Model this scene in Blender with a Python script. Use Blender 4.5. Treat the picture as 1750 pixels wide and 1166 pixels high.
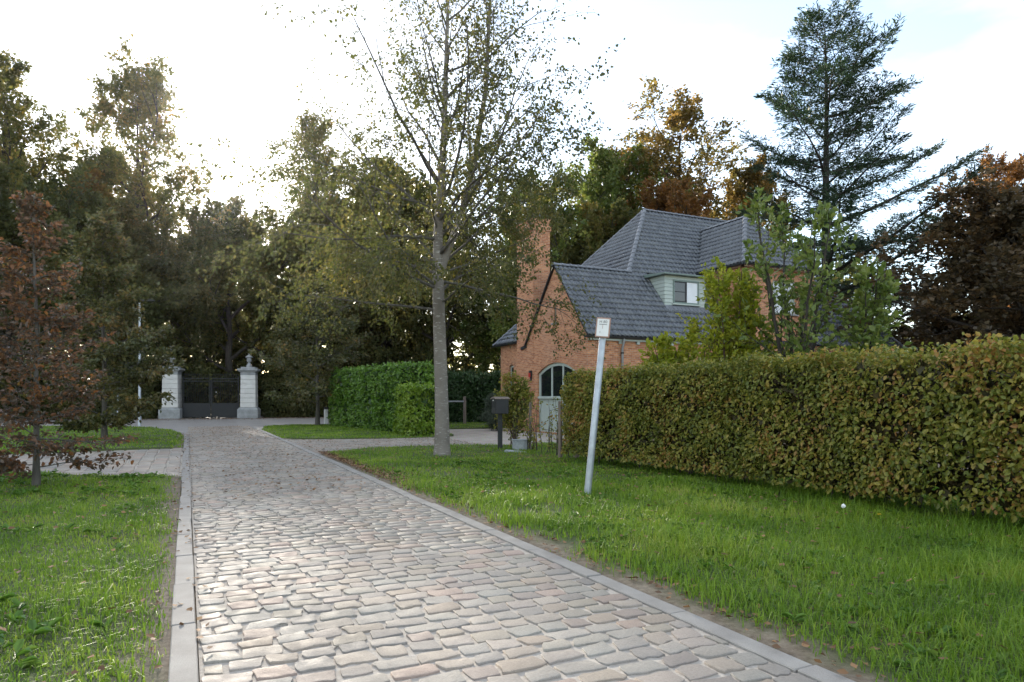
import bpy, bmesh, math, random
import numpy as np
from mathutils import Vector, Matrix
for o in list(bpy.data.objects): bpy.data.objects.remove(o)
S = bpy.context.scene
COL = S.collection
R = math.radians
# ------------------------------------------------------------------ camera, sky, sun, exposure
YAW = 25.5                       # the camera looks this far to the right of the lane (+Y)
cd = bpy.data.cameras.new('camera'); cam = bpy.data.objects.new('camera', cd); COL.objects.link(cam)
cd.sensor_width = 36; cd.lens = 24.0; cd.shift_y = 0.0554; cd.clip_end = 2000; cd.clip_start = 0.05
cam.location = (0, 0, 1.4); cam.rotation_euler = (R(90), 0, R(-YAW))
S.camera = cam
SUN_EL, SUN_AZ = 17.5, 1.5       # azimuth from +Y towards +X
w = bpy.data.worlds.new('World'); S.world = w; w.use_nodes = True
nt = w.node_tree; bg = nt.nodes['Background']
sky = nt.nodes.new('ShaderNodeTexSky'); sky.sky_type = 'NISHITA'; sky.sun_disc = False
sky.sun_elevation = R(SUN_EL); sky.sun_rotation = R(SUN_AZ)
sky.air_density = 1.0; sky.dust_density = 0.35; sky.ozone_density = 1.0
tcw = nt.nodes.new('ShaderNodeTexCoord'); mpw = nt.nodes.new('ShaderNodeMapping'); mpw.inputs['Scale'].default_value = (1.2, 1.2, 3.5)
nzw = nt.nodes.new('ShaderNodeTexNoise'); nzw.inputs['Scale'].default_value = 1.6; nzw.inputs['Detail'].default_value = 7; nzw.inputs['Roughness'].default_value = .55
rw = nt.nodes.new('ShaderNodeMapRange'); rw.inputs['From Min'].default_value = .38; rw.inputs['From Max'].default_value = .72
rw.inputs['To Min'].default_value = .12; rw.inputs['To Max'].default_value = .72
mxw = nt.nodes.new('ShaderNodeMix'); mxw.data_type = 'RGBA'; mxw.inputs['B'].default_value = (5.5, 5.45, 5.35, 1)   # thin high cloud veil
nt.links.new(tcw.outputs['Generated'], mpw.inputs['Vector']); nt.links.new(mpw.outputs['Vector'], nzw.inputs['Vector'])
nt.links.new(nzw.outputs['Fac'], rw.inputs['Value']); nt.links.new(rw.outputs['Result'], mxw.inputs['Factor'])
nt.links.new(sky.outputs['Color'], mxw.inputs['A']); nt.links.new(mxw.outputs['Result'], bg.inputs['Color'])
bg.inputs['Strength'].default_value = 0.13
sl = bpy.data.lights.new('sun', 'SUN'); sl.energy = 5.0; sl.angle = R(4.0); sl.color = (1, .9, .76)
so = bpy.data.objects.new('sun', sl); COL.objects.link(so)
sdir = Vector((math.sin(R(SUN_AZ))*math.cos(R(SUN_EL)), math.cos(R(SUN_AZ))*math.cos(R(SUN_EL)), math.sin(R(SUN_EL))))
so.rotation_euler = sdir.to_track_quat('Z', 'Y').to_euler(); so.location = sdir*60
S.view_settings.view_transform = 'Standard'; S.view_settings.look = 'None'; S.view_settings.gamma = 1
S.view_settings.use_curve_mapping = False
S.view_settings.exposure = 1.65
S.render.engine = 'CYCLES'
S.cycles.use_denoising = True
S.cycles.max_bounces = 6; S.cycles.transparent_max_bounces = 4; S.cycles.diffuse_bounces = 3
S.cycles.sample_clamp_indirect = 8

# ------------------------------------------------------------------ helpers: meshes
def fast_mesh(name, V, quads=None, tris=None, smooth=False):
    me = bpy.data.meshes.new(name)
    V = np.asarray(V, np.float32).reshape(-1, 3)
    loops, starts, n = [], [], 0
    if quads is not None and len(quads):
        q = np.asarray(quads, np.int32).reshape(-1, 4); loops.append(q.ravel()); starts.append(n + 4*np.arange(len(q))); n += 4*len(q)
    if tris is not None and len(tris):
        t = np.asarray(tris, np.int32).reshape(-1, 3); loops.append(t.ravel()); starts.append(n + 3*np.arange(len(t))); n += 3*len(t)
    L = np.concatenate(loops); ST = np.concatenate(starts).astype(np.int32)
    me.vertices.add(len(V)); me.vertices.foreach_set('co', V.ravel())
    me.loops.add(len(L)); me.loops.foreach_set('vertex_index', L)
    me.polygons.add(len(ST)); me.polygons.foreach_set('loop_start', ST)
    if smooth: me.polygons.foreach_set('use_smooth', np.ones(len(ST), bool))
    me.update(calc_edges=True)
    return me
class MB:
    """collects simple solids into one mesh"""
    def __init__(s): s.V = []; s.F = []
    def add(s, V, F):
        b = len(s.V); s.V += [tuple(v) for v in V]; s.F += [tuple(b+i for i in f) for f in F]; return s
    def box(s, x0, x1, y0, y1, z0, z1):
        V = [(x, y, z) for z in (z0, z1) for y in (y0, y1) for x in (x0, x1)]
        return s.add(V, [(0,2,3,1), (4,5,7,6), (0,1,5,4), (2,6,7,3), (0,4,6,2), (1,3,7,5)])
    def bar(s, a, b, wd, hd=None, up=(0,0,1)):
        a, b = Vector(a), Vector(b); d = (b-a).normalized(); hd = hd or wd
        u = Vector(up)
        if abs(d.dot(u)) > .98: u = Vector((1,0,0))
        x = d.cross(u).normalized(); z = x.cross(d)
        V = [p + x*sx*wd/2 + z*sz*hd/2 for p in (a, b) for sx, sz in ((-1,-1),(1,-1),(1,1),(-1,1))]
        return s.add(V, [(0,1,2,3), (7,6,5,4), (0,4,5,1), (1,5,6,2), (2,6,7,3), (3,7,4,0)])
    def lathe(s, prof, c=(0,0,0), n=16, cap=True):
        V = []; k = len(prof)
        for r, z in prof:
            for i in range(n):
                a = 2*math.pi*i/n; V.append((c[0]+r*math.cos(a), c[1]+r*math.sin(a), c[2]+z))
        F = [(j*n+i, j*n+(i+1)%n, (j+1)*n+(i+1)%n, (j+1)*n+i) for j in range(k-1) for i in range(n)]
        if cap: F += [tuple(reversed(range(n))), tuple((k-1)*n+i for i in range(n))]
        return s.add(V, F)
    def prism(s, poly, fn, t0, t1):
        """poly 2D list; fn(u, v, t) -> 3D"""
        n = len(poly); V = [fn(u, v, t0) for u, v in poly] + [fn(u, v, t1) for u, v in poly]
        F = [tuple(range(n)), tuple(reversed(range(n, 2*n)))] + [(i, i+n, (i+1) % n+n, (i+1) % n) for i in range(n)]
        return s.add(V, F)
    def tube(s, pts, rad, n=8):
        V, Q = tube_arrays(np.array(pts, float), np.full(len(pts), rad) if np.isscalar(rad) else np.array(rad, float), n)
        return s.add(V.tolist(), Q.tolist())
    def mesh(s, name, smooth=False, bevel=0):
        me = bpy.data.meshes.new(name); me.from_pydata(s.V, [], s.F)
        bm = bmesh.new(); bm.from_mesh(me); bmesh.ops.recalc_face_normals(bm, faces=bm.faces)
        if bevel: bmesh.ops.bevel(bm, geom=list(bm.edges), offset=bevel, segments=1, affect='EDGES', clamp_overlap=True)
        if smooth:
            for f in bm.faces: f.smooth = True
            for e in bm.edges:
                if len(e.link_faces) == 2 and e.calc_face_angle(0) > .7: e.smooth = False
        bm.to_mesh(me); bm.free(); return me
def tube_arrays(P, rad, n):
    k = len(P); T = np.gradient(P, axis=0); T /= np.linalg.norm(T, axis=1, keepdims=True)+1e-9
    ref = np.array([0, 0, 1.]) if abs(T[:, 2]).mean() < .9 else np.array([1., 0, 0])
    A = np.cross(T, ref); A /= np.linalg.norm(A, axis=1, keepdims=True)+1e-9; B = np.cross(T, A)
    ang = np.arange(n)*2*np.pi/n
    V = P[:, None, :] + rad[:, None, None]*(np.cos(ang)[None, :, None]*A[:, None, :] + np.sin(ang)[None, :, None]*B[:, None, :])
    i = np.arange(n); j = np.arange(k-1)[:, None]
    Q = np.stack(np.broadcast_arrays(j*n+i, j*n+(i+1) % n, (j+1)*n+(i+1) % n, (j+1)*n+i), -1).reshape(-1, 4)
    return V.reshape(-1, 3), Q
def tubes_mesh(name, polys, sides):
    VV, QQ, b = [], [], 0
    for (P, r), n in zip(polys, sides):
        V, Q = tube_arrays(P, r, n); VV.append(V); QQ.append(Q+b); b += len(V)
    return fast_mesh(name, np.concatenate(VV), np.concatenate(QQ), smooth=True)
def unit(a): return a/(np.linalg.norm(a, axis=-1, keepdims=True)+1e-9)
def leaves_arrays(P, D, N, L, W, six=True, droop=.12, fold=.22):
    D = unit(D); Sd = unit(np.cross(D, N)); N = np.cross(Sd, D)
    L = np.broadcast_to(np.asarray(L, float), (len(P),))[:, None]; W = np.broadcast_to(np.asarray(W, float), (len(P),))[:, None]
    if six:
        v = [P, P+.35*L*D+.5*W*Sd+fold*W*N, P+.74*L*D+.36*W*Sd+fold*.6*W*N, P+L*D-droop*L*N, P+.74*L*D-.36*W*Sd+fold*.6*W*N, P+.35*L*D-.5*W*Sd+fold*W*N]
        V = np.stack(v, 1).reshape(-1, 3); b = 6*np.arange(len(P))[:, None]
        return V, np.concatenate([b+[[0, 1, 2, 3]], b+[[0, 3, 4, 5]]])
    v = [P, P+.45*L*D+.5*W*Sd+fold*W*N, P+L*D-droop*L*N, P+.45*L*D-.5*W*Sd+fold*W*N]
    V = np.stack(v, 1).reshape(-1, 3); b = 4*np.arange(len(P))[:, None]
    return V, b+[[0, 1, 2, 3]]
def leaf_mesh(name, *a, **k):
    V, Q = leaves_arrays(*a, **k); return fast_mesh(name, V, Q)
def pip(poly, x, y):
    ins = np.zeros(len(x), bool); n = len(poly)
    for i in range(n):
        x0, y0 = poly[i]; x1, y1 = poly[(i+1) % n]
        c = ((y0 > y) != (y1 > y))
        xi = (x1-x0)*(y-y0)/((y1-y0) if y1 != y0 else 1e-9)+x0
        ins ^= c & (x < xi)
    return ins
# ------------------------------------------------------------------ helpers: objects
def obj(name, me, mat=None, parent=None, loc=(0,0,0)):
    o = bpy.data.objects.new(name, me); COL.objects.link(o)
    if mat is not None and me is not None and not me.materials: me.materials.append(mat)
    o.parent = parent; o.location = loc
    return o
def tag(o, label, cat, group=None):
    o['label'] = label; o['category'] = cat
    if group: o['group'] = group
    return o
def thing(name, label, cat, loc=(0,0,0), group=None, rz=0):
    e = bpy.data.objects.new(name, None); COL.objects.link(e); e.location = loc; e.rotation_euler = (0, 0, rz); e.empty_display_size = .2
    return tag(e, label, cat, group)
def wpart(name, me, mat, root):           # part built in world coordinates under an unrotated thing
    return obj(name, me, mat, root, -root.location)
def struct(name, me, mat): o = obj(name, me, mat); o['kind'] = 'structure'; return o
def stuff(o): o['kind'] = 'stuff'; return o
def copy_tree(o, parent=None):
    c = o.copy(); COL.objects.link(c); c.parent = parent
    for ch in o.children: copy_tree(ch, c)
    return c
# ------------------------------------------------------------------ helpers: materials
class NT:
    def __init__(s, name):
        s.m = bpy.data.materials.new(name); s.m.use_nodes = True; s.t = s.m.node_tree
        s.b = s.t.nodes['Principled BSDF']; s.out = s.t.nodes['Material Output']
    def n(s, ty, **kw):
        nd = s.t.nodes.new('ShaderNode'+ty)
        for k, v in kw.items():
            if hasattr(nd, k): setattr(nd, k, v)
            else: nd.inputs[k].default_value = v
        return nd
    def l(s, a, b): s.t.links.new(a, b)
    def noise(s, scale, detail=4, rough=.55, vec=None):
        nd = s.n('TexNoise', Scale=scale, Detail=detail, Roughness=rough)
        s.l(vec if vec is not None else s.n('NewGeometry').outputs['Position'], nd.inputs['Vector']); return nd.outputs['Fac']
    def math(s, op, a, b=None, clamp=False):
        nd = s.n('Math', operation=op, use_clamp=clamp)
        for i, v in enumerate((a, b)):
            if v is None: continue
            if isinstance(v, (int, float)): nd.inputs[i].default_value = v
            else: s.l(v, nd.inputs[i])
        return nd.outputs[0]
    def mix(s, f, a, b, mode='MIX'):
        nd = s.n('Mix', data_type='RGBA', blend_type=mode)
        for k, v in (('Factor', f), ('A', a), ('B', b)):
            if isinstance(v, (int, float)): nd.inputs[k].default_value = v
            elif isinstance(v, tuple): nd.inputs[k].default_value = (*v, 1)[:4]
            else: s.l(v, nd.inputs[k])
        return nd.outputs['Result']
    def ramp(s, f, stops, interp='LINEAR'):
        nd = s.n('ValToRGB'); cr = nd.color_ramp; cr.interpolation = interp
        while len(cr.elements) < len(stops): cr.elements.new(.5)
        for e, (p, c) in zip(cr.elements, stops): e.position = p; e.color = (*c, 1)
        s.l(f, nd.inputs['Fac']); return nd.outputs['Color']
    def bump(s, h, strength=.4, dist=.01):
        nd = s.n('Bump', Strength=strength, Distance=dist); s.l(h, nd.inputs['Height']); s.l(nd.outputs['Normal'], s.b.inputs['Normal'])
    def set(s, color=None, rough=None, metal=None, spec=None):
        for k, v in (('Base Color', color), ('Roughness', rough), ('Metallic', metal), ('Specular IOR Level', spec)):
            if v is None: continue
            if isinstance(v, tuple): s.b.inputs[k].default_value = (*v, 1)
            elif isinstance(v, (int, float)): s.b.inputs[k].default_value = v
            else: s.l(v, s.b.inputs[k])
        return s
def leaf_mat(name, stops, transl=.35, rough=.45, patch=.5, pscale=.6, spec=.4):
    """each leaf takes a colour of its own; patches of the crown lean towards one end of the range"""
    t = NT(name); rnd = t.n('NewGeometry').outputs['Random Per Island']
    p = t.noise(pscale, 2)
    f = t.math('ADD', t.math('MULTIPLY', rnd, 1-patch), t.math('MULTIPLY', t.math('MULTIPLY_ADD' if 0 else 'SUBTRACT', t.math('MULTIPLY', p, 2.2), .6), patch), clamp=True)
    c = t.ramp(f, stops)
    t.set(c, rough, spec=spec)
    tr = t.n('BsdfTranslucent'); t.l(t.mix(.5, c, (1, 1, .55), 'MULTIPLY') if 0 else c, tr.inputs['Color'])
    mx = t.n('MixShader'); mx.inputs[0].default_value = transl
    t.l(t.b.outputs[0], mx.inputs[1]); t.l(tr.outputs[0], mx.inputs[2]); t.l(mx.outputs[0], t.out.inputs['Surface'])
    return t.m
def bark_mat(name, c0, c1, scale=(9, 9, 2.5), bump=.5, rough=.85):
    t = NT(name); mp = t.n('Mapping'); mp.inputs['Scale'].default_value = scale
    t.l(t.n('TexCoord').outputs['Object'], mp.inputs['Vector'])
    nz = t.noise(1.0, 6, .65, mp.outputs['Vector'])
    t.set(t.ramp(nz, [(.3, c0), (.7, c1)]), rough); t.bump(nz, bump, .02); return t.m
def plain(name, c, rough=.6, metal=0, var=.12, scale=6, bump=0, spec=None):
    t = NT(name); nz = t.noise(scale, 5)
    t.set(t.ramp(nz, [(.25, tuple(x*(1-var) for x in c)), (.75, tuple(min(1, x*(1+var)) for x in c))]), rough, metal, spec)
    if bump: t.bump(t.noise(scale*8, 4), bump, .004)
    return t.m
M = {}
def stone_mats():
    # setts: weathered sandstone / porphyry, each stone its own hue
    t = NT('sett_stone'); rnd = t.n('NewGeometry').outputs['Random Per Island']
    f = t.math('FRACT', t.math('ADD', t.math('MULTIPLY', t.n('ObjectInfo').outputs['Random'], 7.31), rnd))
    c = t.ramp(f, [(0, (.26,.24,.215)), (.14, (.38,.325,.28)), (.28, (.29,.285,.255)), (.42, (.32,.285,.225)), (.55, (.41,.30,.245)), (.66, (.215,.20,.185)), (.78, (.36,.335,.295)), (.88, (.31,.245,.185)), (1, (.43,.385,.33))])
    n1 = t.noise(9, 5); n2 = t.noise(70, 4, .6); n3 = t.noise(260, 2)
    c = t.mix(t.math('MULTIPLY', n1, .45), c, (.36, .33, .29)); c = t.mix(.5, c, t.ramp(n2, [(.25, (.62,.61,.6)), (.7, (1.12,1.12,1.12))]), 'MULTIPLY')
    c = t.mix(t.math('GREATER_THAN', n3, .66), c, (.13, .12, .11))
    c = t.mix(.8, c, t.ramp(t.noise(.9, 6, .65), [(.3, (.70,.68,.65)), (.65, (1.06,1.05,1.04))]), 'MULTIPLY')
    t.set(c, t.ramp(n1, [(.3, (.56,)*3), (.7, (.82,)*3)]), spec=.3); t.bump(t.math('ADD', n2, t.math('MULTIPLY', n1, 2)), .45, .006); M['sett'] = t.m
    t = NT('joint_mortar'); n = t.noise(30, 6, .7)
    t.set(t.ramp(n, [(.25, (.30,.265,.22)), (.7, (.50,.455,.395))]), .9); t.bump(t.noise(140, 4), .7, .006); M['mortar'] = t.m
    t = NT('kerb_concrete'); n = t.noise(4, 6); s = t.noise(220, 2)
    c = t.mix(.6, t.ramp(n, [(.25, (.22,.205,.185)), (.75, (.34,.32,.29))]), t.ramp(s, [(.3, (.7,.7,.7)), (.65, (1.15,1.15,1.15))]), 'MULTIPLY')
    rn = t.n('ObjectInfo').outputs['Random']; c = t.mix(t.math('MULTIPLY', rn, .25), c, (.2, .19, .175))
    t.set(c, .8); t.bump(s, .4, .003); M['kerb'] = t.m
    t = NT('soil'); n = t.noise(6, 7, .7); t.set(t.ramp(n, [(.3, (.10,.075,.05)), (.7, (.23,.185,.13))]), .95); t.bump(t.noise(60, 5), .8, .01); M['soil'] = t.m
    # lawn: thatch under the blades, bare soil where the turf has worn off
    t = NT('turf'); n = t.noise(1.1, 5); n2 = t.noise(35, 5, .7)
    c = t.ramp(n2, [(.3, (.035,.05,.012)), (.7, (.085,.115,.03))])
    c = t.mix(t.ramp(n, [(.58, (0,0,0)), (.72, (.55,.55,.55))]), c, (.11, .088, .055))
    sx = t.n('SeparateXYZ'); t.l(t.n('NewGeometry').outputs['Position'], sx.inputs[0])
    e = t.math('SUBTRACT', t.math('ABSOLUTE', t.math('SUBTRACT', sx.outputs[0], 1.42)), 1.5)       # metres from the kerb
    w = t.math('ADD', t.math('MULTIPLY', e, -3.2), t.math('ADD', t.math('MULTIPLY', t.noise(2.3, 4), 1.5), .35), clamp=True)
    c = t.mix(w, c, t.ramp(t.noise(20, 5), [(.3, (.15,.115,.08)), (.7, (.28,.23,.17))])); t.set(c, .95); t.bump(n2, .7, .02); M['turf'] = t.m
    t = NT('gravel'); v = t.n('TexVoronoi', Scale=38.0); t.l(t.n('NewGeometry').outputs['Position'], v.inputs['Vector'])
    c = t.mix(.45, t.ramp(t.noise(2, 4), [(.3, (.27,.235,.19)), (.7, (.38,.34,.29))]), v.outputs['Color'], 'SOFT_LIGHT'); t.set(c, .95); t.bump(v.outputs['Distance'], .6, .012); M['gravel'] = t.m
    t = NT('far_paving'); br = t.n('TexBrick', Scale=1.0); br.inputs['Brick Width'].default_value = .23; br.inputs['Row Height'].default_value = .16; br.inputs['Mortar Size'].default_value = .018
    br.inputs['Color1'].default_value = (.25,.24,.23,1); br.inputs['Color2'].default_value = (.34,.31,.285,1); br.inputs['Mortar'].default_value = (.33,.31,.28,1)
    t.l(t.n('NewGeometry').outputs['Position'], br.inputs['Vector']); c = t.mix(.5, br.outputs['Color'], t.ramp(t.noise(.7, 6), [(.3, (.6,.58,.56)), (.7, (1,1,1))]), 'MULTIPLY')
    t.set(c, .55); t.bump(br.outputs['Fac'], .3, -.01); M['far_paving'] = t.m
    t = NT('pillar_stone'); n = t.noise(3, 6); rn = t.n('ObjectInfo').outputs['Random']
    t.set(t.mix(t.math('MULTIPLY', rn, .3), t.ramp(n, [(.2, (.50,.48,.44)), (.75, (.68,.66,.62))]), (.5, .47, .43)), .85); t.bump(t.noise(40, 5), .3, .01); M['pale_stone'] = t.m
    M['blue_stone'] = plain('blue_stone', (.27, .275, .27), .8, var=.3, scale=3, bump=.3)
stone_mats()
def house_mats():
    t = NT('brick'); sp = t.n('SeparateXYZ'); t.l(t.n('NewGeometry').outputs['Position'], sp.inputs[0])
    cb = t.n('CombineXYZ'); t.l(t.math('ADD', sp.outputs[0], sp.outputs[1]), cb.inputs[0]); t.l(sp.outputs[2], cb.inputs[1])
    br = t.n('TexBrick', Scale=1.0, offset=.5); br.inputs['Brick Width'].default_value = .205; br.inputs['Row Height'].default_value = .066
    br.inputs['Mortar Size'].default_value = .0065; br.inputs['Mortar Smooth'].default_value = .3; br.inputs['Bias'].default_value = 0
    br.inputs['Color1'].default_value = (.36,.13,.06,1); br.inputs['Color2'].default_value = (.60,.285,.14,1); br.inputs['Mortar'].default_value = (.44,.35,.27,1)
    t.l(cb.outputs[0], br.inputs['Vector'])
    n1 = t.noise(14, 5, .6); n2 = t.noise(.9, 5)
    c = t.mix(.6, br.outputs['Color'], t.ramp(n1, [(.25, (.52,.5,.5)), (.72, (1.25,1.22,1.15))]), 'MULTIPLY')
    c = t.mix(t.ramp(n2, [(.5, (0,0,0)), (.8, (.3,.3,.3))]), c, (.46, .32, .23))
    t.set(c, .9); t.bump(t.math('ADD', t.math('MULTIPLY', br.outputs['Fac'], -1), t.math('MULTIPLY', n1, .5)), .6, .008); M['brick'] = t.m
    t = NT('roof_tile_glaze'); rnd = t.n('NewGeometry').outputs['Random Per Island']
    f = t.math('FRACT', t.math('ADD', t.math('MULTIPLY', t.n('ObjectInfo').outputs['Random'], 5.77), rnd))
    c = t.ramp(f, [(0, (.055,.064,.080)), (.5, (.078,.089,.108)), (1, (.105,.117,.135))]); n = t.noise(5, 5)
    c = t.mix(t.ramp(n, [(.55, (0,0,0)), (.8, (.35,.35,.35))]), c, (.085, .085, .075)); c = t.mix(t.ramp(t.noise(11, 6, .7), [(.62, (0,0,0)), (.70, (.6,.6,.6))]), c, (.15, .15, .11)); t.set(c, t.ramp(t.noise(20, 4), [(.3, (.20,)*3), (.7, (.36,)*3)]), spec=.8); M['tile'] = t.m
    M['deck'] = plain('roof_underlay', (.03, .03, .032), .9)
    M['ridge'] = plain('ridge_tile', (.13, .14, .155), .38, var=.3, scale=8)
    M['lead'] = plain('lead_flashing', (.16, .17, .19), .5, var=.25)
    M['sage'] = plain('sage_paint', (.42, .475, .43), .55, var=.06, scale=10)
    M['sage_dark'] = plain('sage_dark_paint', (.17, .225, .20), .5, var=.06)
    M['zinc'] = plain('zinc', (.33, .35, .37), .42, .6, var=.2)
    M['gutter'] = plain('dark_gutter', (.045, .048, .05), .4, .3)
    M['black'] = plain('black_iron', (.011, .012, .013), .65, .0, var=.2)
    M['anthracite'] = plain('anthracite_powder_coat', (.022, .023, .024), .6, var=.15)
    M['white'] = plain('white_paint', (.74, .74, .72), .5, var=.05)
    M['galv'] = plain('galvanised_steel', (.40, .43, .46), .45, .45, var=.2, scale=9)
    M['wood'] = bark_mat('weathered_wood', (.12, .09, .07), (.25, .205, .17), (20, 20, 2), .4)
    M['red'] = plain('red_plastic', (.45, .03, .02), .4)
    M['rust'] = plain('faded_red_frame', (.36, .22, .17), .6, var=.25, scale=30)
    M['ink'] = plain('grey_ink', (.12, .12, .12), .6)
    M['concrete'] = plain('grey_concrete', (.30, .32, .33), .85, var=.25, scale=12, bump=.4)
    t = NT('window_glass'); t.set((.012, .015, .016), .04, spec=.8); M['glass'] = t.m
    M['curtain'] = plain('white_blind_behind_glass', (.72, .74, .76), .25, var=.05, scale=3)
house_mats()
# ------------------------------------------------------------------ ground
def hgt(x, y): return .016+np.clip((np.abs(x-1.42)-1.5)/.3, 0, 1)*(.032+.014*np.sin(1.1*x+.7*y)+.010*np.sin(2.3*x-1.9*y+1)+.007*np.sin(4.1*y+.6*x))
def sheet(name, poly, z, mat):
    me = bpy.data.meshes.new(name); me.from_pydata([(x, y, z) for x, y in poly], [], [tuple(range(len(poly)))])
    bm = bmesh.new(); bm.from_mesh(me); bmesh.ops.triangulate(bm, faces=bm.faces); bmesh.ops.recalc_face_normals(bm, faces=bm.faces)
    if bm.faces[:][0].normal.z < 0: bmesh.ops.reverse_faces(bm, faces=bm.faces)
    bm.to_mesh(me); bm.free(); return struct(name, me, mat)
sheet('ground', [(-700, -700), (700, -700), (700, 700), (-700, 700)], -.03, M['soil'])
RX0, RX1 = .06, 2.79
EDGE_R = [(2.92, 16.9), (3.13, 17.1), (4.36, 18.3), (5.77, 18.5), (6.9, 18.0), (7.83, 17.8), (10.5, 17.9)]
verge_right = [(2.92, -4)] + EDGE_R + [(12.3, 17.9), (12.3, -4)]
island = [(2.92, 24.2), (3.2, 23.6), (3.9, 23.3), (6.2, 22.7), (7.7, 22.7), (8.8, 23.4), (8.0, 28), (7.2, 35.5), (5.2, 35.8), (4.0, 34.8), (3.2, 33.0), (2.92, 31.2)]
EDGE_L = [(-.08, 13.3), (-1.74, 13.9), (-2.6, 15.0), (-4.5, 16.2), (-14, 17.0)]
verge_left = [(-.08, -4)] + EDGE_L + [(-14, -4)]
lawn_left = [(-.08, 20.9), (-3.5, 20.3), (-14, 19.9), (-18, 36), (-6, 38.5), (-2.8, 37.6), (-1.5, 35.5), (-.65, 32), (-.2, 29.5), (-.08, 27.5)]
lawn_back = [(10.4, 28.6), (13.9, 28.2), (13.9, 33), (18, 33), (18, 36), (9.3, 36), (9.6, 31)]
def lawn(name, poly, step=.4):
    xs = [p[0] for p in poly]; ys = [p[1] for p in poly]
    bm = bmesh.new(); f = bm.faces.new([bm.verts.new((x, y, 0)) for x, y in poly]); bmesh.ops.triangulate(bm, faces=bm.faces)
    for ax, (lo, hi) in enumerate(((min(xs), max(xs)), (min(ys), max(ys)))):
        for v in np.arange(lo+step, hi, step):
            co = [0, 0, 0]; co[ax] = v; no = [0, 0, 0]; no[ax] = 1
            bmesh.ops.bisect_plane(bm, geom=bm.verts[:]+bm.edges[:]+bm.faces[:], plane_co=co, plane_no=no)
    for v in bm.verts: v.co.z = float(hgt(v.co.x, v.co.y))
    bmesh.ops.recalc_face_normals(bm, faces=bm.faces)
    if sum(f.normal.z for f in bm.faces) < 0: bmesh.ops.reverse_faces(bm, faces=bm.faces)
    for f in bm.faces: f.smooth = True
    ex = bmesh.ops.extrude_edge_only(bm, edges=[e for e in bm.edges if e.is_boundary])        # the sod's cut edge
    for v in ex['geom']:
        if isinstance(v, bmesh.types.BMVert): v.co.z = -.06
    me = bpy.data.meshes.new(name); bm.to_mesh(me); bm.free(); return struct(name, me, M['turf'])
lawn('lawn', verge_right); lawn('lawn', verge_left); lawn('lawn', island); lawn('lawn', lawn_left, .6); lawn('lawn', lawn_back, .8)
ROAD_END = 36.0
road = sheet('road', [(RX0, -4), (RX1, -4), (RX1, ROAD_END+.3), (RX0, ROAD_END+.3)], .004, M['mortar'])
sheet('forecourt', [(-40, 34.0), (-3, 37.9), (-1.4, 35.6), (-.6, 32), (-.08, 29), (-.08, 27.4), (2.92, 27.4), (2.92, 31.2), (3.2, 33.0), (4.0, 34.8), (5.2, 35.8), (7.2, 35.5), (9, 37), (30, 37), (30, 56), (-40, 56)], -.012, M['far_paving'])
drive = sheet('driveway', [(2.92, 16.6), (3.2, 16.9), (4.4, 18.1), (5.77, 18.3), (6.9, 17.8), (8.0, 17.6), (8.0, 23.2), (6.2, 23.2), (3.9, 23.9), (2.92, 24.6)], .002, M['mortar'])
drive_left = sheet('driveway', [(-.08, 13.2), (-1.74, 13.7), (-2.6, 14.8), (-4.5, 16.0), (-14, 16.8), (-14, 20.2), (-3.5, 20.6), (-.08, 21.2)], .0, M['mortar'])
sheet('gravel_yard', [(8.0, 17.6), (13.5, 17.6), (13.0, 20.7), (15, 21), (15, 33.2), (9.5, 33.2), (8.0, 26)], -.004, M['gravel'])

# ------------------------------------------------------------------ setts, kerbs
rng = np.random.default_rng(7)
def sett_template(rg):
    """unit sett (1 x 1 in plan, 1 high): uneven worn outline, narrow bevelled shoulder, nearly flat top"""
    c = rg.uniform(.03, .10, (4, 2)); o = []
    for k, (sx, sy) in enumerate(((1, -1), (1, 1), (-1, 1), (-1, -1))):
        a_, b_ = (.5*sx, (.5-c[k, 1]*1.4)*sy), ((.5-c[k, 0])*sx, .5*sy)
        o += [a_, b_] if k % 2 else [b_, a_]
        if k == 0: o += [(.5, 0)]
        if k == 1: o += [(.2, .5), (-.15, .5)]
        if k == 2: o += [(-.5, 0)]
        if k == 3: o += [(-.15, -.5), (.2, -.5)]
    o = np.array(o); n = len(o); x = o[:, 0]+rg.normal(0, .024, n); y = o[:, 1]+rg.normal(0, .048, n)
    x = x*(1+rg.uniform(-.10, .10)*y*2); y = y*(1+rg.uniform(-.14, .14)*x*2); x += rg.uniform(-.05, .05)*y*2; y += rg.uniform(-.10, .10)*x*2
    tilt = rg.uniform(-.35, .35, 2); dz = tilt[0]*x+tilt[1]*y; bump = rg.normal(0, .07, n)
    V = [np.stack([x, y, np.full(n, -1.5)], 1), np.stack([x, y, .74+dz+bump], 1), np.stack([x*.972, y*.955, .98+dz+bump*.6], 1), np.array([[rg.normal(0, .08), rg.normal(0, .08), 1.03]])]
    V = np.concatenate(V); i = np.arange(n); j = (i+1) % n
    Q = np.concatenate([np.stack([i, j, n+j, n+i], 1), np.stack([n+i, n+j, 2*n+j, 2*n+i], 1)]); T = np.stack([2*n+i, 2*n+j, np.full(n, 3*n)], 1)
    return V, Q, T
TEM = [sett_template(rng) for _ in range(48)]
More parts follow.
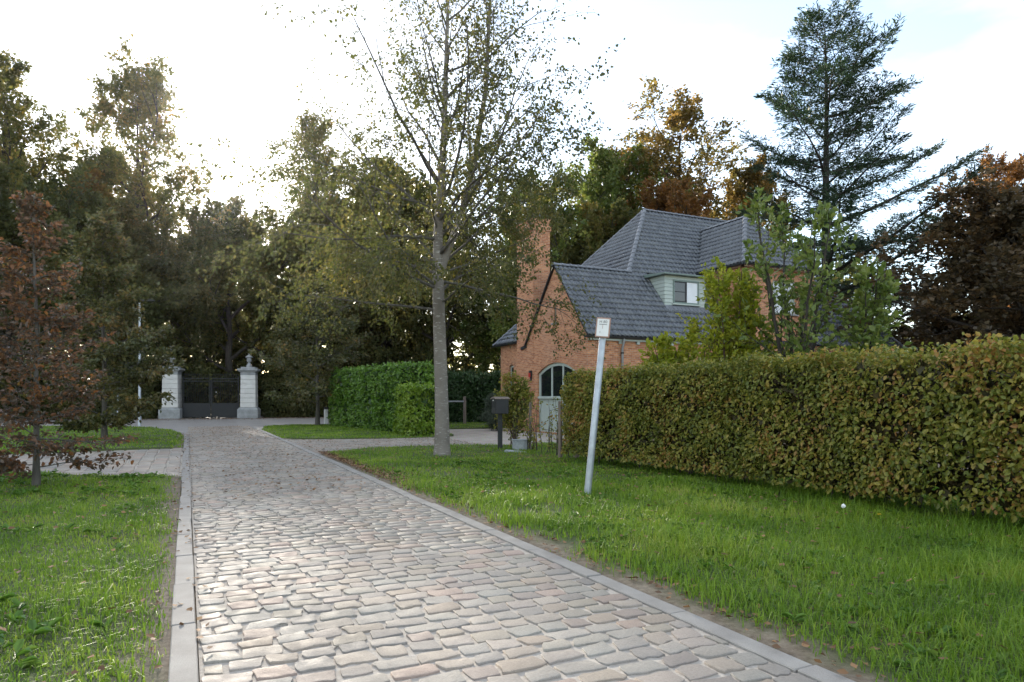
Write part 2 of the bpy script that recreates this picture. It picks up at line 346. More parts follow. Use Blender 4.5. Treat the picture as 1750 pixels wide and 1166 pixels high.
def sett_rows(x0, x1, y0, y1, pitch_x=.215, pitch_y=.155, joint=.026, wav=.012):
    """list of (cx, cy, lx, ly, rot) rows across x"""
    out = []; y = y0; r = 0
    while y < y1:
        py = pitch_y*rng.uniform(.88, 1.12); x = x0 - (rng.uniform(.25, .75)*pitch_x if r % 2 else rng.uniform(0, .15)*pitch_x)
        while x < x1-.04:
            px = pitch_x*rng.uniform(.78, 1.22); a, b = max(x, x0), min(x+px, x1)
            if b-a > .07: out.append(((a+b)/2, y+py/2+wav*math.sin(3.1*x+r)+rng.normal(0, .003), b-a-joint*rng.uniform(.7, 1.3), py-joint*rng.uniform(.7, 1.4), rng.normal(0, .02)))
            x += px
        y += py; r += 1
    return out
def setts_joined(name, L, z, hgt_, parent, mat, rot90=False):
    VV, QQ, TT, b = [], [], [], 0
    for cx, cy, lx, ly, ro in L:
        V, Q, T = TEM[rng.integers(len(TEM))]
        sx = 1 if rng.random() < .5 else -1; c, s = math.cos(ro), math.sin(ro)
        X = V[:, 0]*lx; Y = V[:, 1]*ly; h = hgt_*rng.uniform(.75, 1.2)
        VV.append(np.stack([cx+c*X-s*Y, cy+s*X+c*Y, z+V[:, 2]*h], 1)); QQ.append(Q+b); TT.append(T+b); b += len(V)
    me = fast_mesh(name, np.concatenate(VV), np.concatenate(QQ), np.concatenate(TT))
    o = obj(name, me, mat, parent); stuff(o); return o
SH = .0115
rows = sett_rows(RX0+.005, RX1-.005, -1.0, ROAD_END)
F2 = np.array([math.sin(R(YAW)), math.cos(R(YAW))]); R2 = np.array([F2[1], -F2[0]])
def seen_size(x, y):
    d = x*F2[0]+y*F2[1]; u = (x*R2[0]+y*R2[1])/max(d, .01)
    return -1 if d < .8 or abs(u) > .80 or 1.4/d > .45 else 1/d**2
rows.sort(key=lambda s: -seen_size(s[0], s[1]))
SM = []
for V, Q, T in TEM:
    me = fast_mesh('cobblestone', V, Q, T); me.materials.append(M['sett']); SM.append(me)
for cx, cy, lx, ly, ro in rows[:300]:
    o = obj('cobblestone', SM[rng.integers(len(SM))], None, road, (cx, cy, .006)); o.rotation_euler = (0, 0, ro+(math.pi if rng.random() < .5 else 0)); o.scale = (lx, ly, SH*rng.uniform(.75, 1.2))
setts_joined('cobblestones', [s for s in rows[300:] if s[1] > .3], .006, SH, road, M['sett'])
L = [s for s in sett_rows(2.94, 8.0, 16.6, 24.6, .21, .15)]
m = pip([(2.93, 16.7), (3.2, 17.0), (4.4, 18.2), (5.77, 18.4), (6.9, 17.9), (7.95, 17.7), (7.95, 23.1), (6.2, 23.1), (3.9, 23.8), (2.93, 24.5)], np.array([s[0] for s in L]), np.array([s[1] for s in L]))
setts_joined('paving_setts', [s for s, k in zip(L, m) if k], .004, .012, drive, M['sett'])
# left driveway: larger stones in courses that run along the lane
L = sett_rows(13.2, 21.2, .1, 14, .36, .29, .035, .01); L = [(-cy, cx, ly, lx, ro) for cx, cy, lx, ly, ro in L]
m = pip([(-.1, 13.3), (-1.74, 13.8), (-2.6, 14.9), (-4.5, 16.1), (-14, 16.9), (-14, 20.1), (-3.5, 20.5), (-.1, 21.0)], np.array([s[0] for s in L]), np.array([s[1] for s in L]))
L = [s for s, k in zip(L, m) if k]
L.sort(key=lambda s: -seen_size(s[0], s[1])); near = [s for s in L if seen_size(*s[:2]) > 0][:260]
for cx, cy, lx, ly, ro in near:
    o = obj('paving_stone', SM[rng.integers(len(SM))], None, drive_left, (cx, cy, .004)); o.rotation_euler = (0, 0, ro); o.scale = (lx, ly, .013)
kk = set(id(s) for s in near); rest = [s for s in L if id(s) not in kk]
if rest: setts_joined('paving_stones', rest, .004, .013, drive_left, M['sett'])
# kerbs: 1 m concrete blocks, butted
def kerb_line(name, pts, wd=.135, ztop=.028, mat=None):
    root = obj(name, MB().box(-.01, .01, -.01, .01, -.3, -.25).mesh(name), M['kerb']); root['kind'] = 'structure'; root.location = (*pts[0], 0)
    P = [Vector((x, y, 0)) for x, y in pts]; L = [0]
    for a, b in zip(P, P[1:]): L.append(L[-1]+(b-a).length)
    def at(s):
        for i in range(len(P)-1):
            if s <= L[i+1] or i == len(P)-2: return P[i].lerp(P[i+1], (s-L[i])/(L[i+1]-L[i]))
    s = 0; cache = {}
    while s < L[-1]-.2:
        e = min(s+1.0, L[-1]); a, b = at(s), at(e); ln = (b-a).length-.008; key = round(ln, 2)
        if key not in cache:
            mb = MB().box(-wd/2, wd/2, -key/2, key/2, -.12, ztop); cache[key] = mb.mesh('kerb_stone', bevel=.006); cache[key].materials.append(M['kerb'])
        o = obj('kerb_stone', cache[key], None, root); c = (a+b)/2; o.location = c-root.location+Vector((rng.normal(0, .006), 0, rng.normal(0, .003))); o.rotation_euler = (0, rng.normal(0, .01), math.atan2(-(b-a).x, (b-a).y)+rng.normal(0, .003))
        s = e
    return root
kerb_line('kerb', [(-.01, .6), (-.01, 27.5), (-.1, 29.5), (-.55, 32), (-1.4, 35.5), (-2.7, 37.7)])
kerb_line('kerb', [(2.855, -.5), (2.855, 31.2), (3.12, 33.1), (3.95, 34.95), (5.2, 36.0), (7.2, 35.8)])

# ------------------------------------------------------------------ house of red brick
XF, YS = 12.86, 20.75
KS = 1.167                                    # south roof slope
EY, EZ = 20.62, 3.62                          # its eave
def zs(y): return EZ+KS*(y-EY)
RY = 23.1; RZ = zs(RY)                        # ridge of the gabled wing
MX0, MX1, MY = 19.4, 25.2, 26.24; MZ = zs(MY)  # main ridge
WX, WZ = 14.2, 4.05; KW = (MZ-WZ)/(MX0-WX)     # west eave of the main roof
BX, BZ, BY0 = 22.2, 9.33, 22.7; BH = 2.17; BE = BZ-KS*BH   # bay: ridge x, ridge height, hip foot; half width; eave height
house = thing('brick_house', 'red brick house with dark tiled hipped roof, dormer and tall chimney behind the hedge', 'house', (XF, YS, 0))
def wall_with_holes(name, outer, holes, fn, depth, mat, parent):
    """outer, holes: 2D loops (a, z); fn(a, z, t) -> 3D, t inwards. The reveals are part of the wall."""
    bm = bmesh.new(); es = []; loops = []
    for lp in [outer]+holes:
        vs = [bm.verts.new(fn(a, z, 0)) for a, z in lp]
        es += [bm.edges.new((vs[i], vs[(i+1) % len(vs)])) for i in range(len(vs))]; loops.append(vs)
    bmesh.ops.triangle_fill(bm, use_beauty=True, use_dissolve=False, edges=es)
    for lp, vs in zip(holes, loops[1:]):
        ws = [bm.verts.new(fn(a, z, depth)) for a, z in lp]
        for i in range(len(vs)):
            j = (i+1) % len(vs); bm.faces.new((vs[i], vs[j], ws[j], ws[i]))
    bmesh.ops.recalc_face_normals(bm, faces=bm.faces)
    me = bpy.data.meshes.new(name); bm.to_mesh(me); bm.free()
    return wpart(name, me, mat, parent)
def rect(a0, a1, z0, z1): return [(a0, z0), (a1, z0), (a1, z1), (a0, z1)]
def arch(a0, a1, z0, zs_, zt, n=12):
    """rectangle with a segmental arch: springs at zs_, crown at zt"""
    w = (a1-a0)/2; h = zt-zs_; r = (w*w+h*h)/(2*h); c = (a0+a1)/2; th = math.asin(w/r)
    return [(a0, z0), (a1, z0)] + [(c+r*math.sin(th-2*th*i/n), zt-r+r*math.cos(th-2*th*i/n)) for i in range(n+1)]
fW = lambda a, z, t: (XF+t, a, z)
DOOR = arch(21.5, 24.56, .0, 2.36, 2.76); SLOT = rect(23.0, 23.2, 4.28, 5.1)
gy0, gy1 = YS, 25.5
wall_with_holes('wall', [(gy0, -.02), (gy1, -.02), (gy1, zs(2*RY-gy1)-.06), (RY, RZ-.06), (gy0, zs(gy0)-.06)],
                [[(a, max(z, .04)) for a, z in DOOR], SLOT], fW, .14, M['brick'], house)
for bxx in ((XF+.003, 20.19, YS, YS+.3, 0, zs(YS)-.1), (24.21, 29.6, YS, YS+.3, 0, 3.6), (14.65, 29.6, 31.1, 31.395, 0, 4.0), (29.3, 29.597, YS+.303, 31.097, 0, 3.9), (XF+.16, 14.345, 25.2, 25.497, 0, 3.9)):
    wpart('wall', MB().box(*bxx).mesh('wall'), M['brick'], house)
NAR = arch(29.9, 30.38, 1.35, 2.92, 3.02, 6)
wall_with_holes('wall', rect(25.5, 31.4, 0, 4.05), [NAR], lambda a, z, t: (14.35+t, a, z), .14, M['brick'], house)
BWIN = rect(21.8, 23.1, 4.9, 6.25)
wall_with_holes('wall', rect(20.2, 24.2, 0, BE+.02), [BWIN], lambda a, z, t: (a, YS-.004+t, z), .12, M['brick'], house)
for x_ in (20.2, 23.9): wpart('wall', MB().box(x_, x_+.3, YS+.002, 25.2, 3.2, BE+.02).mesh('wall'), M['brick'], house)
# soldier arches over the openings
def voussoirs(loop, fn, proud, n, dep=.24):
    mb = MB(); pts = loop[2:]
    c = Vector((sum(p[0] for p in pts)/len(pts), 0)); L = [0]
    for a, b in zip(pts, pts[1:]): L.append(L[-1]+math.dist(a, b))
    def at(s):
        for i in range(len(pts)-1):
            if s <= L[i+1] or i == len(pts)-2:
                k = (s-L[i])/(L[i+1]-L[i]); a, b = pts[i], pts[i+1]; tx, tz = (b[0]-a[0])/(L[i+1]-L[i]), (b[1]-a[1])/(L[i+1]-L[i])
                return (a[0]+(b[0]-a[0])*k, a[1]+(b[1]-a[1])*k), (-(-tz), -tx) if False else (tz, -tx)
    for i in range(n):
        s0, s1 = L[-1]*(i+.06)/n, L[-1]*(i+.94)/n; (p, nn), (q, nm) = at(s0), at(s1)
        sg = 1 if nn[1] > 0 else -1
        poly = [p, q, (q[0]+sg*nm[0]*dep, q[1]+sg*nm[1]*dep), (p[0]+sg*nn[0]*dep, p[1]+sg*nn[1]*dep)]
        mb.prism(poly, fn, -proud*rng.uniform(.6, 1.3), .05)
    return mb.mesh('brick_arch')
stuff(wpart('brick_arch', voussoirs(DOOR, fW, .008, 38), M['brick'], house))
stuff(wpart('brick_arch', voussoirs(NAR, lambda a, z, t: (14.35+t, a, z), .008, 7, .2), M['brick'], house))
# arched carriage door: frame, glazed top, boarded lower leaf
door = wpart('arched_door', MB().prism(DOOR, lambda a, z, t: (XF+.13+t, a, max(z, .03)), 0, .05).mesh('arched_door'), M['sage_dark'], house)
door['label'] = 'sage green arched carriage door with glazed upper half'
fr = MB(); inner = arch(21.62, 24.44, .0, 2.30, 2.64)
n_ = len(DOOR)
V = [(XF+t, a, max(z, .03)) for t in (.075, .135) for lp in (DOOR, inner) for a, z in lp]
F = []
for i in range(1, n_):
    j = (i+1) % n_; F += [(i, j, n_+j, n_+i), (2*n_+i, 3*n_+i, 3*n_+j, 2*n_+j), (n_+i, n_+j, 3*n_+j, 3*n_+i)]
fr.add(V, F); obj('frame', fr.mesh('frame'), M['sage'], door)
obj('transom', MB().box(XF-.02, XF+.125, 21.55, 24.51, 1.36, 1.45).mesh('transom', bevel=.01), M['sage'], door)
for k, yy in enumerate((22.62, 23.5)): obj('mullion', MB().box(XF+.085, XF+.125, yy-.05, yy+.05, 1.45, 2.66).mesh('mullion'), M['sage'], door)
for y0, y1 in ((21.64, 22.57), (22.67, 23.45), (23.55, 24.42)):
    pz = lambda y: 2.75-((y-23.03)**2)/6.0
    obj('pane', MB().prism([(y0, 1.47), (y1, 1.47), (y1, min(2.6, pz(y1)-.1)), ((y0+y1)/2, min(2.64, pz((y0+y1)/2)-.08)), (y0, min(2.6, pz(y0)-.1))], lambda a, z, t: (XF+.11+t, a, z), 0, .012).mesh('pane'), M['glass'], door)
for k in range(20):
    y0 = 21.64+k*.1395; me = MB().box(XF+.095, XF+.125, y0+.004, y0+.1355, .04, 1.355).mesh('board', bevel=.004); obj('board', me, M['sage'], door)
def window(name, x0, x1, y0, y1, z0, z1, axis, mat_f, panes, sill=True, bar=.055, label=None):
    """frame in a wall facing -Y (axis 'x') or -X (axis 'y'); panes = list of materials side by side"""
    ax = (lambda a, t, z: (a, y0+t, z)) if axis == 'x' else (lambda a, t, z: (x0+t, a, z))
    a0, a1 = (x0, x1) if axis == 'x' else (y0, y1)
    def bx(mb, A0, A1, t0, t1, Z0, Z1):
        p, q = ax(A0, t0, Z0), ax(A1, t1, Z1); return mb.box(min(p[0], q[0]), max(p[0], q[0]), min(p[1], q[1]), max(p[1], q[1]), Z0, Z1)
    f = MB(); bx(f, a0, a0+bar, 0, .06, z0, z1); bx(f, a1-bar, a1, 0, .06, z0, z1); bx(f, a0+bar, a1-bar, 0, .06, z0, z0+bar); bx(f, a0+bar, a1-bar, 0, .06, z1-bar, z1)
    n = len(panes); wv = (a1-a0-2*bar)/n
    for i in range(1, n): bx(f, a0+bar+i*wv-.035, a0+bar+i*wv+.035, .004, .058, z0+bar, z1-bar)
    o = wpart(name, f.mesh(name), mat_f, house)
    if label: o['label'] = label
    for i, pm in enumerate(panes):
        g = MB(); bx(g, a0+bar+i*wv+.02, a0+bar+(i+1)*wv-.02, .035, .045, z0+bar-.005, z1-bar+.005); obj('pane', g.mesh('pane'), pm, o)
    if sill: s = MB(); bx(s, a0-.06, a1+.06, -.17, .0, z0-.08, z0-.005); obj('sill', s.mesh('sill', bevel=.006), M['blue_stone'] if sill == 1 else sill, o)
    return o
window('window', XF+.07, 0, 23.0, 23.2, 4.3, 5.1, 'y', M['sage_dark'], [M['glass']], 1, .035)
window('window', 14.35+.07, 0, 29.9, 30.38, 1.36, 2.95, 'y', M['sage'], [M['glass']], 1, .06)
window('window', 21.8, 23.1, YS+.06, 0, 4.9, 6.25, 'x', M['sage'], [M['curtain'], M['curtain']], 1)
wl = wpart('wall_lamp', MB().box(XF-.10, XF-.003, 25.0, 25.16, 2.28, 2.52).box(XF-.06, XF-.003, 25.03, 25.13, 2.08, 2.28).mesh('wall_lamp', bevel=.01), M['anthracite'], house)
obj('red_panel', MB().box(XF-.115, XF-.10, 25.0, 25.16, 2.24, 2.42).mesh('red_panel'), M['red'], wl)
# chimney
ch = wpart('chimney', MB().box(XF-.01, 13.62, 24.9, 26.45, 0, 8.65).box(XF-.05, 13.66, 24.86, 26.49, 8.3, 8.5).box(XF-.03, 13.64, 24.88, 26.47, 8.65, 8.8).mesh('chimney'), M['brick'], house)
for yy in (25.25, 26.05): obj('chimney_pot', MB().lathe([(.15, 8.8), (.13, 9.0), (.15, 9.05)], (13.24, yy, 0), 12).mesh('chimney_pot'), M['ridge'], ch)
# roof: underlay planes, then tiles
wv_ = (WX, None)
vy = RY+(RZ-WZ)/KS                       # wing's north slope meets the west eave height here
hx = MX0-(MZ-RZ)/KW                      # wing ridge dies into the main roof's south-west hip
planes = {
 'south': [(XF-.06, EY), (29.9, EY), (29.9-(MY-EY)*.9, MY), (MX0, MY), (hx, RY), (XF-.06, RY)],
}
def pl_south(x, y): return (x, y, zs(y))
def pl_west(x, y): return (x, y, MZ-KW*(MX0-x))
NE = 31.9; KN = (MZ-WZ)/(NE-MY)
def pl_north(x, y): return (x, y, MZ-KN*(y-MY))
EX = 30.0; KE = (MZ-EZ)/(EX-MX1)
def pl_east(x, y): return (x, y, MZ-KE*(x-MX1))
def pl_wn(x, y): return (x, y, RZ-KS*(y-RY))
def pl_bw(x, y): return (x, y, BZ-KS*(BX-x))
def pl_be(x, y): return (x, y, BZ-KS*(x-BX))
def pl_bs(x, y): return (x, y, BZ-KS*(BY0-y))
yv = EY+(BZ-EZ)/KS                      # bay ridge meets the south slope
ye = EY+(BE-EZ)/KS                      # bay eave height on the south slope
P_south = [(XF-.06, EY), (EX, EY), (MX1, MY), (MX0, MY), (hx, RY), (XF-.06, RY)]
P_west = [(MX0, MY), (hx, RY), (WX, vy), (WX, NE)]
P_north = [(MX0, MY), (WX, NE), (EX, NE), (MX1, MY)]
P_east = [(MX1, MY), (EX, NE), (EX, EY)]
P_wn = [(XF-.06, RY), (hx, RY), (WX, vy), (WX, 25.62), (XF-.06, 25.62)]
P_bw = [(BX, BY0), (BX, yv), (BX-BH, ye), (BX-BH, BY0-BH)]
P_be = [(BX, BY0), (BX+BH, BY0-BH), (BX+BH, ye), (BX, yv)]
P_bs = [(BX, BY0), (BX-BH, BY0-BH), (BX+BH, BY0-BH)]
rb = MB()
for P, f in ((P_south, pl_south), (P_west, pl_west), (P_north, pl_north), (P_east, pl_east), (P_wn, pl_wn), (P_bw, pl_bw), (P_be, pl_be), (P_bs, pl_bs)):
    rb.add([f(x, y) for x, y in P] , [tuple(range(len(P)))])
rme = bpy.data.meshes.new('roof'); rme.from_pydata(rb.V, [], rb.F)
roof = wpart('roof', rme, M['deck'], house)
TU, TV = .20, .295
us = np.linspace(0, 1, 8)
prof = .042*np.sin(np.pi*np.clip(us/.62, 0, 1))**1.0*(us < .62) - .010*np.sin(np.pi*np.clip((us-.62)/.38, 0, 1))
def tile_arrays():
    ln = .335; X = us*.212-.006
    top0 = np.stack([X, np.zeros(8), prof+.040], 1); top1 = np.stack([X, np.full(8, ln), prof+.012], 1)
    bot0 = np.stack([X, np.full(8, .004), prof+.016], 1)
    V = np.concatenate([bot0, top0, top1]); i = np.arange(7)
    Q = np.concatenate([np.stack([i, i+1, 8+i+1, 8+i], 1), np.stack([8+i, 8+i+1, 16+i+1, 16+i], 1)])
    return V, Q
TVt, TQ = tile_arrays()
tile_me = fast_mesh('roof_tile', TVt, TQ, smooth=False); tile_me.materials.append(M['tile'])
tiles = []
def lay_tiles(P, f, eave_dir, up2, holes=()):
    """tile one roof plane; eave_dir = unit 2D direction along the eave, up2 = 2D direction up the slope"""
    e2 = np.array(eave_dir, float); u2 = np.array(up2, float)
    o3 = np.array(f(*P[0])); k3 = np.array(f(P[0][0]+u2[0], P[0][1]+u2[1]))-o3; sl = np.linalg.norm(k3); v3 = k3/sl; e3 = np.array([e2[0], e2[1], 0.]); n3 = np.cross(e3, v3)
    if n3[2] < 0: e3 = -e3; e2 = -e2; n3 = np.cross(e3, v3)
    A = np.array(P); pe = (A-A[0])@e2; pu = (A-A[0])@u2
    vmax = pu.max()*sl; nrow = int(vmax/TV)+1; lo = pu.min()*sl
    for r in range(int(lo/TV)-1, nrow+1):
        c = np.arange(math.floor(pe.min()/TU)-1, math.ceil(pe.max()/TU)+1)
        a = c*TU+TU/2; v = r*TV+TV*.5; xy = A[0]+a[:, None]*e2+(v/sl)*u2
        ok = pip(P, xy[:, 0], xy[:, 1])
        for h in holes: ok &= ~pip(h, xy[:, 0], xy[:, 1])
        for aa in a[ok]:
            p2 = A[0]+(aa-TU/2)*e2+(r*TV/sl)*u2; p = np.array(f(*p2)); tiles.append((p+n3*rng.normal(0, .0015), e3, v3, n3))
bay_h = [(BX-BH+.1, EY-1), (BX+BH-.1, EY-1), (BX+BH-.1, ye), (BX, yv), (BX-BH+.1, ye)]
DX0, DX1, DY, DZ0, DZ1 = 17.12, 19.17, 21.83, 4.99, 6.28
dorm_h = [(DX0+.05, DY-.12), (DX1-.05, DY-.12), (DX1-.05, 23.2), (DX0+.05, 23.2)]
lay_tiles(P_south, pl_south, (1, 0), (0, 1), [bay_h, dorm_h])
lay_tiles(P_west[::-1], pl_west, (0, 1), (1, 0))
lay_tiles([(BX-BH, BY0-BH), (BX-BH, ye), (BX, yv), (BX, BY0)], pl_bw, (0, 1), (1, 0))
lay_tiles([(BX-BH, BY0-BH), (BX+BH, BY0-BH), (BX, BY0)], pl_bs, (1, 0), (0, 1))
lay_tiles([(EX, EY), (EX, NE), (MX1, MY)], pl_east, (0, 1), (-1, 0))
lay_tiles([(WX, 25.62), (XF-.06, 25.62), (XF-.06, RY), (hx, RY), (WX, vy)], pl_wn, (1, 0), (0, -1))
def tile_rank(t):
    x, y, z = t[0]; d = x*F2[0]+y*F2[1]; vis = 1 if t[3][1] < -.3 and x < 20 else .4
    return -vis/d**2
tiles.sort(key=tile_rank)
for p, e3, v3, n3 in tiles[:300]:
    o = obj('roof_tile', tile_me, None, roof); o.matrix_local = Matrix(((e3[0], v3[0], n3[0], p[0]), (e3[1], v3[1], n3[1], p[1]), (e3[2], v3[2], n3[2], p[2]), (0, 0, 0, 1)))
VV, QQ = [], []
for k, (p, e3, v3, n3) in enumerate(tiles[300:]):
    VV.append(p+TVt[:, :1]*e3+TVt[:, 1:2]*v3+TVt[:, 2:]*n3); QQ.append(TQ+k*len(TVt))
stuff(obj('roof_tiles', fast_mesh('roof_tiles', np.concatenate(VV), np.concatenate(QQ)), M['tile'], roof))
# ridge and hip caps, one piece after another
def caps(a, b, r=.105, ln=.36):
    a, b = Vector(a), Vector(b); n = max(1, int((b-a).length/ln)); d = (b-a)/n
    mb = MB(); l = d.length; ang = [math.pi*i/6 for i in range(7)]
    V = [(rr*math.cos(t), yy, rr*math.sin(t)*.85-.03) for yy, rr in ((-.02, r*1.12), (.05, r*1.12), (.06, r), (l, r*.94)) for t in ang]
    F = [(j*7+i, j*7+i+1, (j+1)*7+i+1, (j+1)*7+i) for j in range(3) for i in range(6)]; F.append(tuple(range(7)))
    me = mb.add(V, F).mesh('ridge_cap', smooth=True); me.materials.append(M['ridge'])
    y = d.normalized(); z = Vector((0, 0, 1)); x = y.cross(z).normalized(); z = x.cross(y)
    for i in range(n):
        p = a+d*i+z*.035
        o = obj('ridge_cap', me, None, roof); o.matrix_local = Matrix(((x.x, y.x, z.x, p.x), (x.y, y.y, z.y, p.y), (x.z, y.z, z.z, p.z), (0, 0, 0, 1)))
caps((XF-.08, RY, RZ), (hx+.1, RY, RZ), .12); caps((hx, RY, RZ), (MX0, MY, MZ)); caps((WX, NE, WZ), (MX0, MY, MZ)); caps((MX0, MY, MZ), (MX1, MY, MZ))
caps((EX, EY, EZ), (MX1, MY, MZ)); caps((BX-BH, BY0-BH, BE), (BX, BY0, BZ)); caps((BX+BH, BY0-BH, BE), (BX, BY0, BZ)); caps((BX, BY0, BZ), (BX, yv, BZ)); caps((EX, NE, WZ), (MX1, MY, MZ))
obj('valley_flashing', MB().bar((BX, yv, BZ+.02), (BX-BH, ye, BE+.02), .22, .03, (-.4, -.5, .8)).mesh('valley_flashing'), M['lead'], roof)
obj('vent_pipe', MB().lathe([(.09, 0), (.09, .35), (.14, .36), (.14, .46), (.02, .52)], (24.0, MY+.25, MZ-.25), 12).mesh('vent_pipe'), M['black'], roof)
# dark verge boards on the north rake, gutters and brackets
vb = MB().bar((XF-.05, RY+.03, RZ-.03), (XF-.05, 25.6, zs(2*RY-25.6)-.05), .05, .10, (1, 0, 0)).bar((XF-.05, 25.5, zs(2*RY-25.6)-.05), (XF-.05, 25.95, zs(2*RY-25.6)-.12), .06, .12)
wpart('verge_board', vb.mesh('verge_board'), M['black'], house)
wpart('verge_board', MB().bar((XF-.035, EY+.03, EZ-.01), (XF-.035, RY, RZ-.04), .03, .05, (1, 0, 0)).mesh('verge_board'), M['black'], house)
def gutter(a, b, side):
    a, b = Vector(a), Vector(b); d = (b-a).normalized(); s = Vector(side)
    ang = [math.pi+math.pi*i/6 for i in range(7)]; r = .075
    mb = MB(); V = [p+s*(r*math.cos(t))+Vector((0, 0, rr*math.sin(t))) for p in (a, b) for rr in (r, r-.012) for t in ang]
    F = [(i, i+1, 14+i+1, 14+i) for i in range(6)]+[(7+i, 21+i, 21+i+1, 7+i+1) for i in range(6)]+[(0, 14, 21, 7), (6, 13, 27, 20)]+[tuple(range(7)), tuple(range(14, 21))]
    mb.add(V, F); wpart('gutter', mb.mesh('gutter', smooth=True), M['gutter'], house)
gutter((XF-.22, EY-.06, EZ-.02), (20.15, EY-.06, EZ-.02), (0, -1, 0)); gutter((BX-BH-.05, BY0-BH-.07, BE-.02), (BX+BH+.05, BY0-BH-.07, BE-.02), (0, -1, 0))
gutter((BX-BH-.06, BY0-BH, BE-.02), (BX-BH-.06, ye, BE-.02), (-1, 0, 0)); gutter((WX-.06, 26.4, WZ-.02), (WX-.06, NE+.1, WZ-.02), (-1, 0, 0))
wpart('eave_board', MB().box(XF+.02, 20.1, EY+.01, EY+.04, EZ-.16, EZ-.09).box(XF+.02, 20.1, EY+.04, YS-.002, EZ-.15, EZ-.12).mesh('eave_board'), M['sage'], house)
wpart('eave_board', MB().box(20.06, 20.196, BY0-BH+.04, 25.0, BE-.14, BE-.05).box(20.06, 24.35, BY0-BH+.02, YS-.01, BE-.14, BE-.05).mesh('eave_board'), M['rust'], house)
for k in range(9): wpart('rafter_foot', MB().box(13.4+k*.78, 13.52+k*.78, EY+.05, YS-.003, EZ-.26, EZ-.155).mesh('rafter_foot'), M['sage'], house)
dp = MB().tube([(14.3, EY-.06, EZ-.08), (14.3, EY-.05, EZ-.2), (14.3, YS-.09, EZ-.42), (14.3, YS-.09, .1)], .045, 10)
o = wpart('downpipe', dp.mesh('downpipe', smooth=True), M['zinc'], house)
for z in (3.0, 1.6): obj('pipe_bracket', MB().lathe([(.06, z), (.06, z+.05)], (14.3, YS-.09, 0), 10).mesh('pipe_bracket'), M['black'], o)
# dormer: body, weatherboards, window, flat roof
dorm = wpart('dormer', MB().prism([(DY+.012, DZ0+.02), (DY+.012, DZ1), (DY+1.25, DZ1+.02), (DY+1.25, zs(DY+1.25)-.1)], lambda a, z, t: (t, a, z), DX0+.02, DX1-.02).mesh('dormer'), M['sage'], house)
wz0, wz1, wx0, wx1 = 5.17, 6.12, 17.52, 18.82
nb = 8; bh = (DZ1-DZ0-.06)/nb
for i in range(nb):
    z0 = DZ0+.05+i*bh; z1 = z0+bh-.008
    segs = [(DX0, DX1)] if z1 < wz0+.01 or z0 > wz1-.01 else [(DX0, wx0-.005), (wx1+.005, DX1)]
    for a, b in segs: obj('weatherboard', MB().prism([(DY-.022, z0), (DY-.006, z1), (DY+.012, z1), (DY+.012, z0)], lambda p, z, t: (t, p, z), a, b).mesh('weatherboard'), M['sage'], dorm)
    yb = EY+(z0+.03-EZ)/KS
    obj('weatherboard', MB().prism([(DX0-.02, z0), (DX0-.004, z1), (DX0+.018, z1), (DX0+.018, z0)], lambda p, z, t: (p, t, z), DY-.01, max(DY+.05, EY+(z1+.02-EZ)/KS)).mesh('weatherboard'), M['sage'], dorm)
f = MB(); b_ = .06
f.box(wx0, wx0+b_, DY-.045, DY+.01, wz0, wz1).box(wx1-b_, wx1, DY-.045, DY+.01, wz0, wz1).box(wx0+b_, wx1-b_, DY-.045, DY+.01, wz0, wz0+b_).box(wx0+b_, wx1-b_, DY-.045, DY+.01, wz1-b_, wz1)
obj('window_frame', f.mesh('window_frame'), M['sage_dark'], dorm)
mid = (wx0+wx1)/2
obj('casement', MB().box(wx0+b_, mid+.04, DY-.03, DY-.012, wz0+b_, wz0+b_+.05).box(wx0+b_, mid+.04, DY-.03, DY-.012, wz1-b_-.05, wz1-b_).box(mid-.05, mid+.04, DY-.0302, DY-.0122, wz0+b_+.05, wz1-b_-.05).box(wx0+b_, mid-.05, DY-.028, DY-.014, 5.63, 5.66).mesh('casement'), M['anthracite'], dorm)
obj('pane', MB().box(wx0+b_+.005, mid-.045, DY-.022, DY-.018, wz0+b_+.045, wz1-b_-.045).mesh('pane'), M['glass'], dorm)
obj('pane', MB().box(mid+.04, wx1-b_-.02, DY-.022, DY-.012, wz0+b_, wz1-b_-.02).mesh('pane'), M['curtain'], dorm)
obj('window_frame', MB().box(wx1-b_-.02, wx1-b_, DY-.03, DY-.01, wz0+b_, wz1-b_).mesh('window_frame'), M['sage'], dorm)
obj('sill', MB().box(wx0-.06, wx1+.06, DY-.09, DY-.02, wz0-.06, wz0-.003).mesh('sill', bevel=.006), M['sage'], dorm)
dr = MB().prism([(DY-.26, DZ1+.0), (DY-.26, DZ1+.05), (DY+1.2, DZ1+.16), (DY+1.2, DZ1+.02), (DY-.02, DZ1+.002)], lambda a, z, t: (t, a, z), DX0-.2, DX1+.16)
obj('dormer_roof', dr.mesh('dormer_roof'), M['sage_dark'], dorm)
obj('lead_apron', MB().bar((DX0-.05, DY-.10, zs(DY-.1)+.065), (DX1+.05, DY-.10, zs(DY-.1)+.065), .30, .015, (0, -KS, 1)).mesh('lead_apron'), M['lead'], dorm)
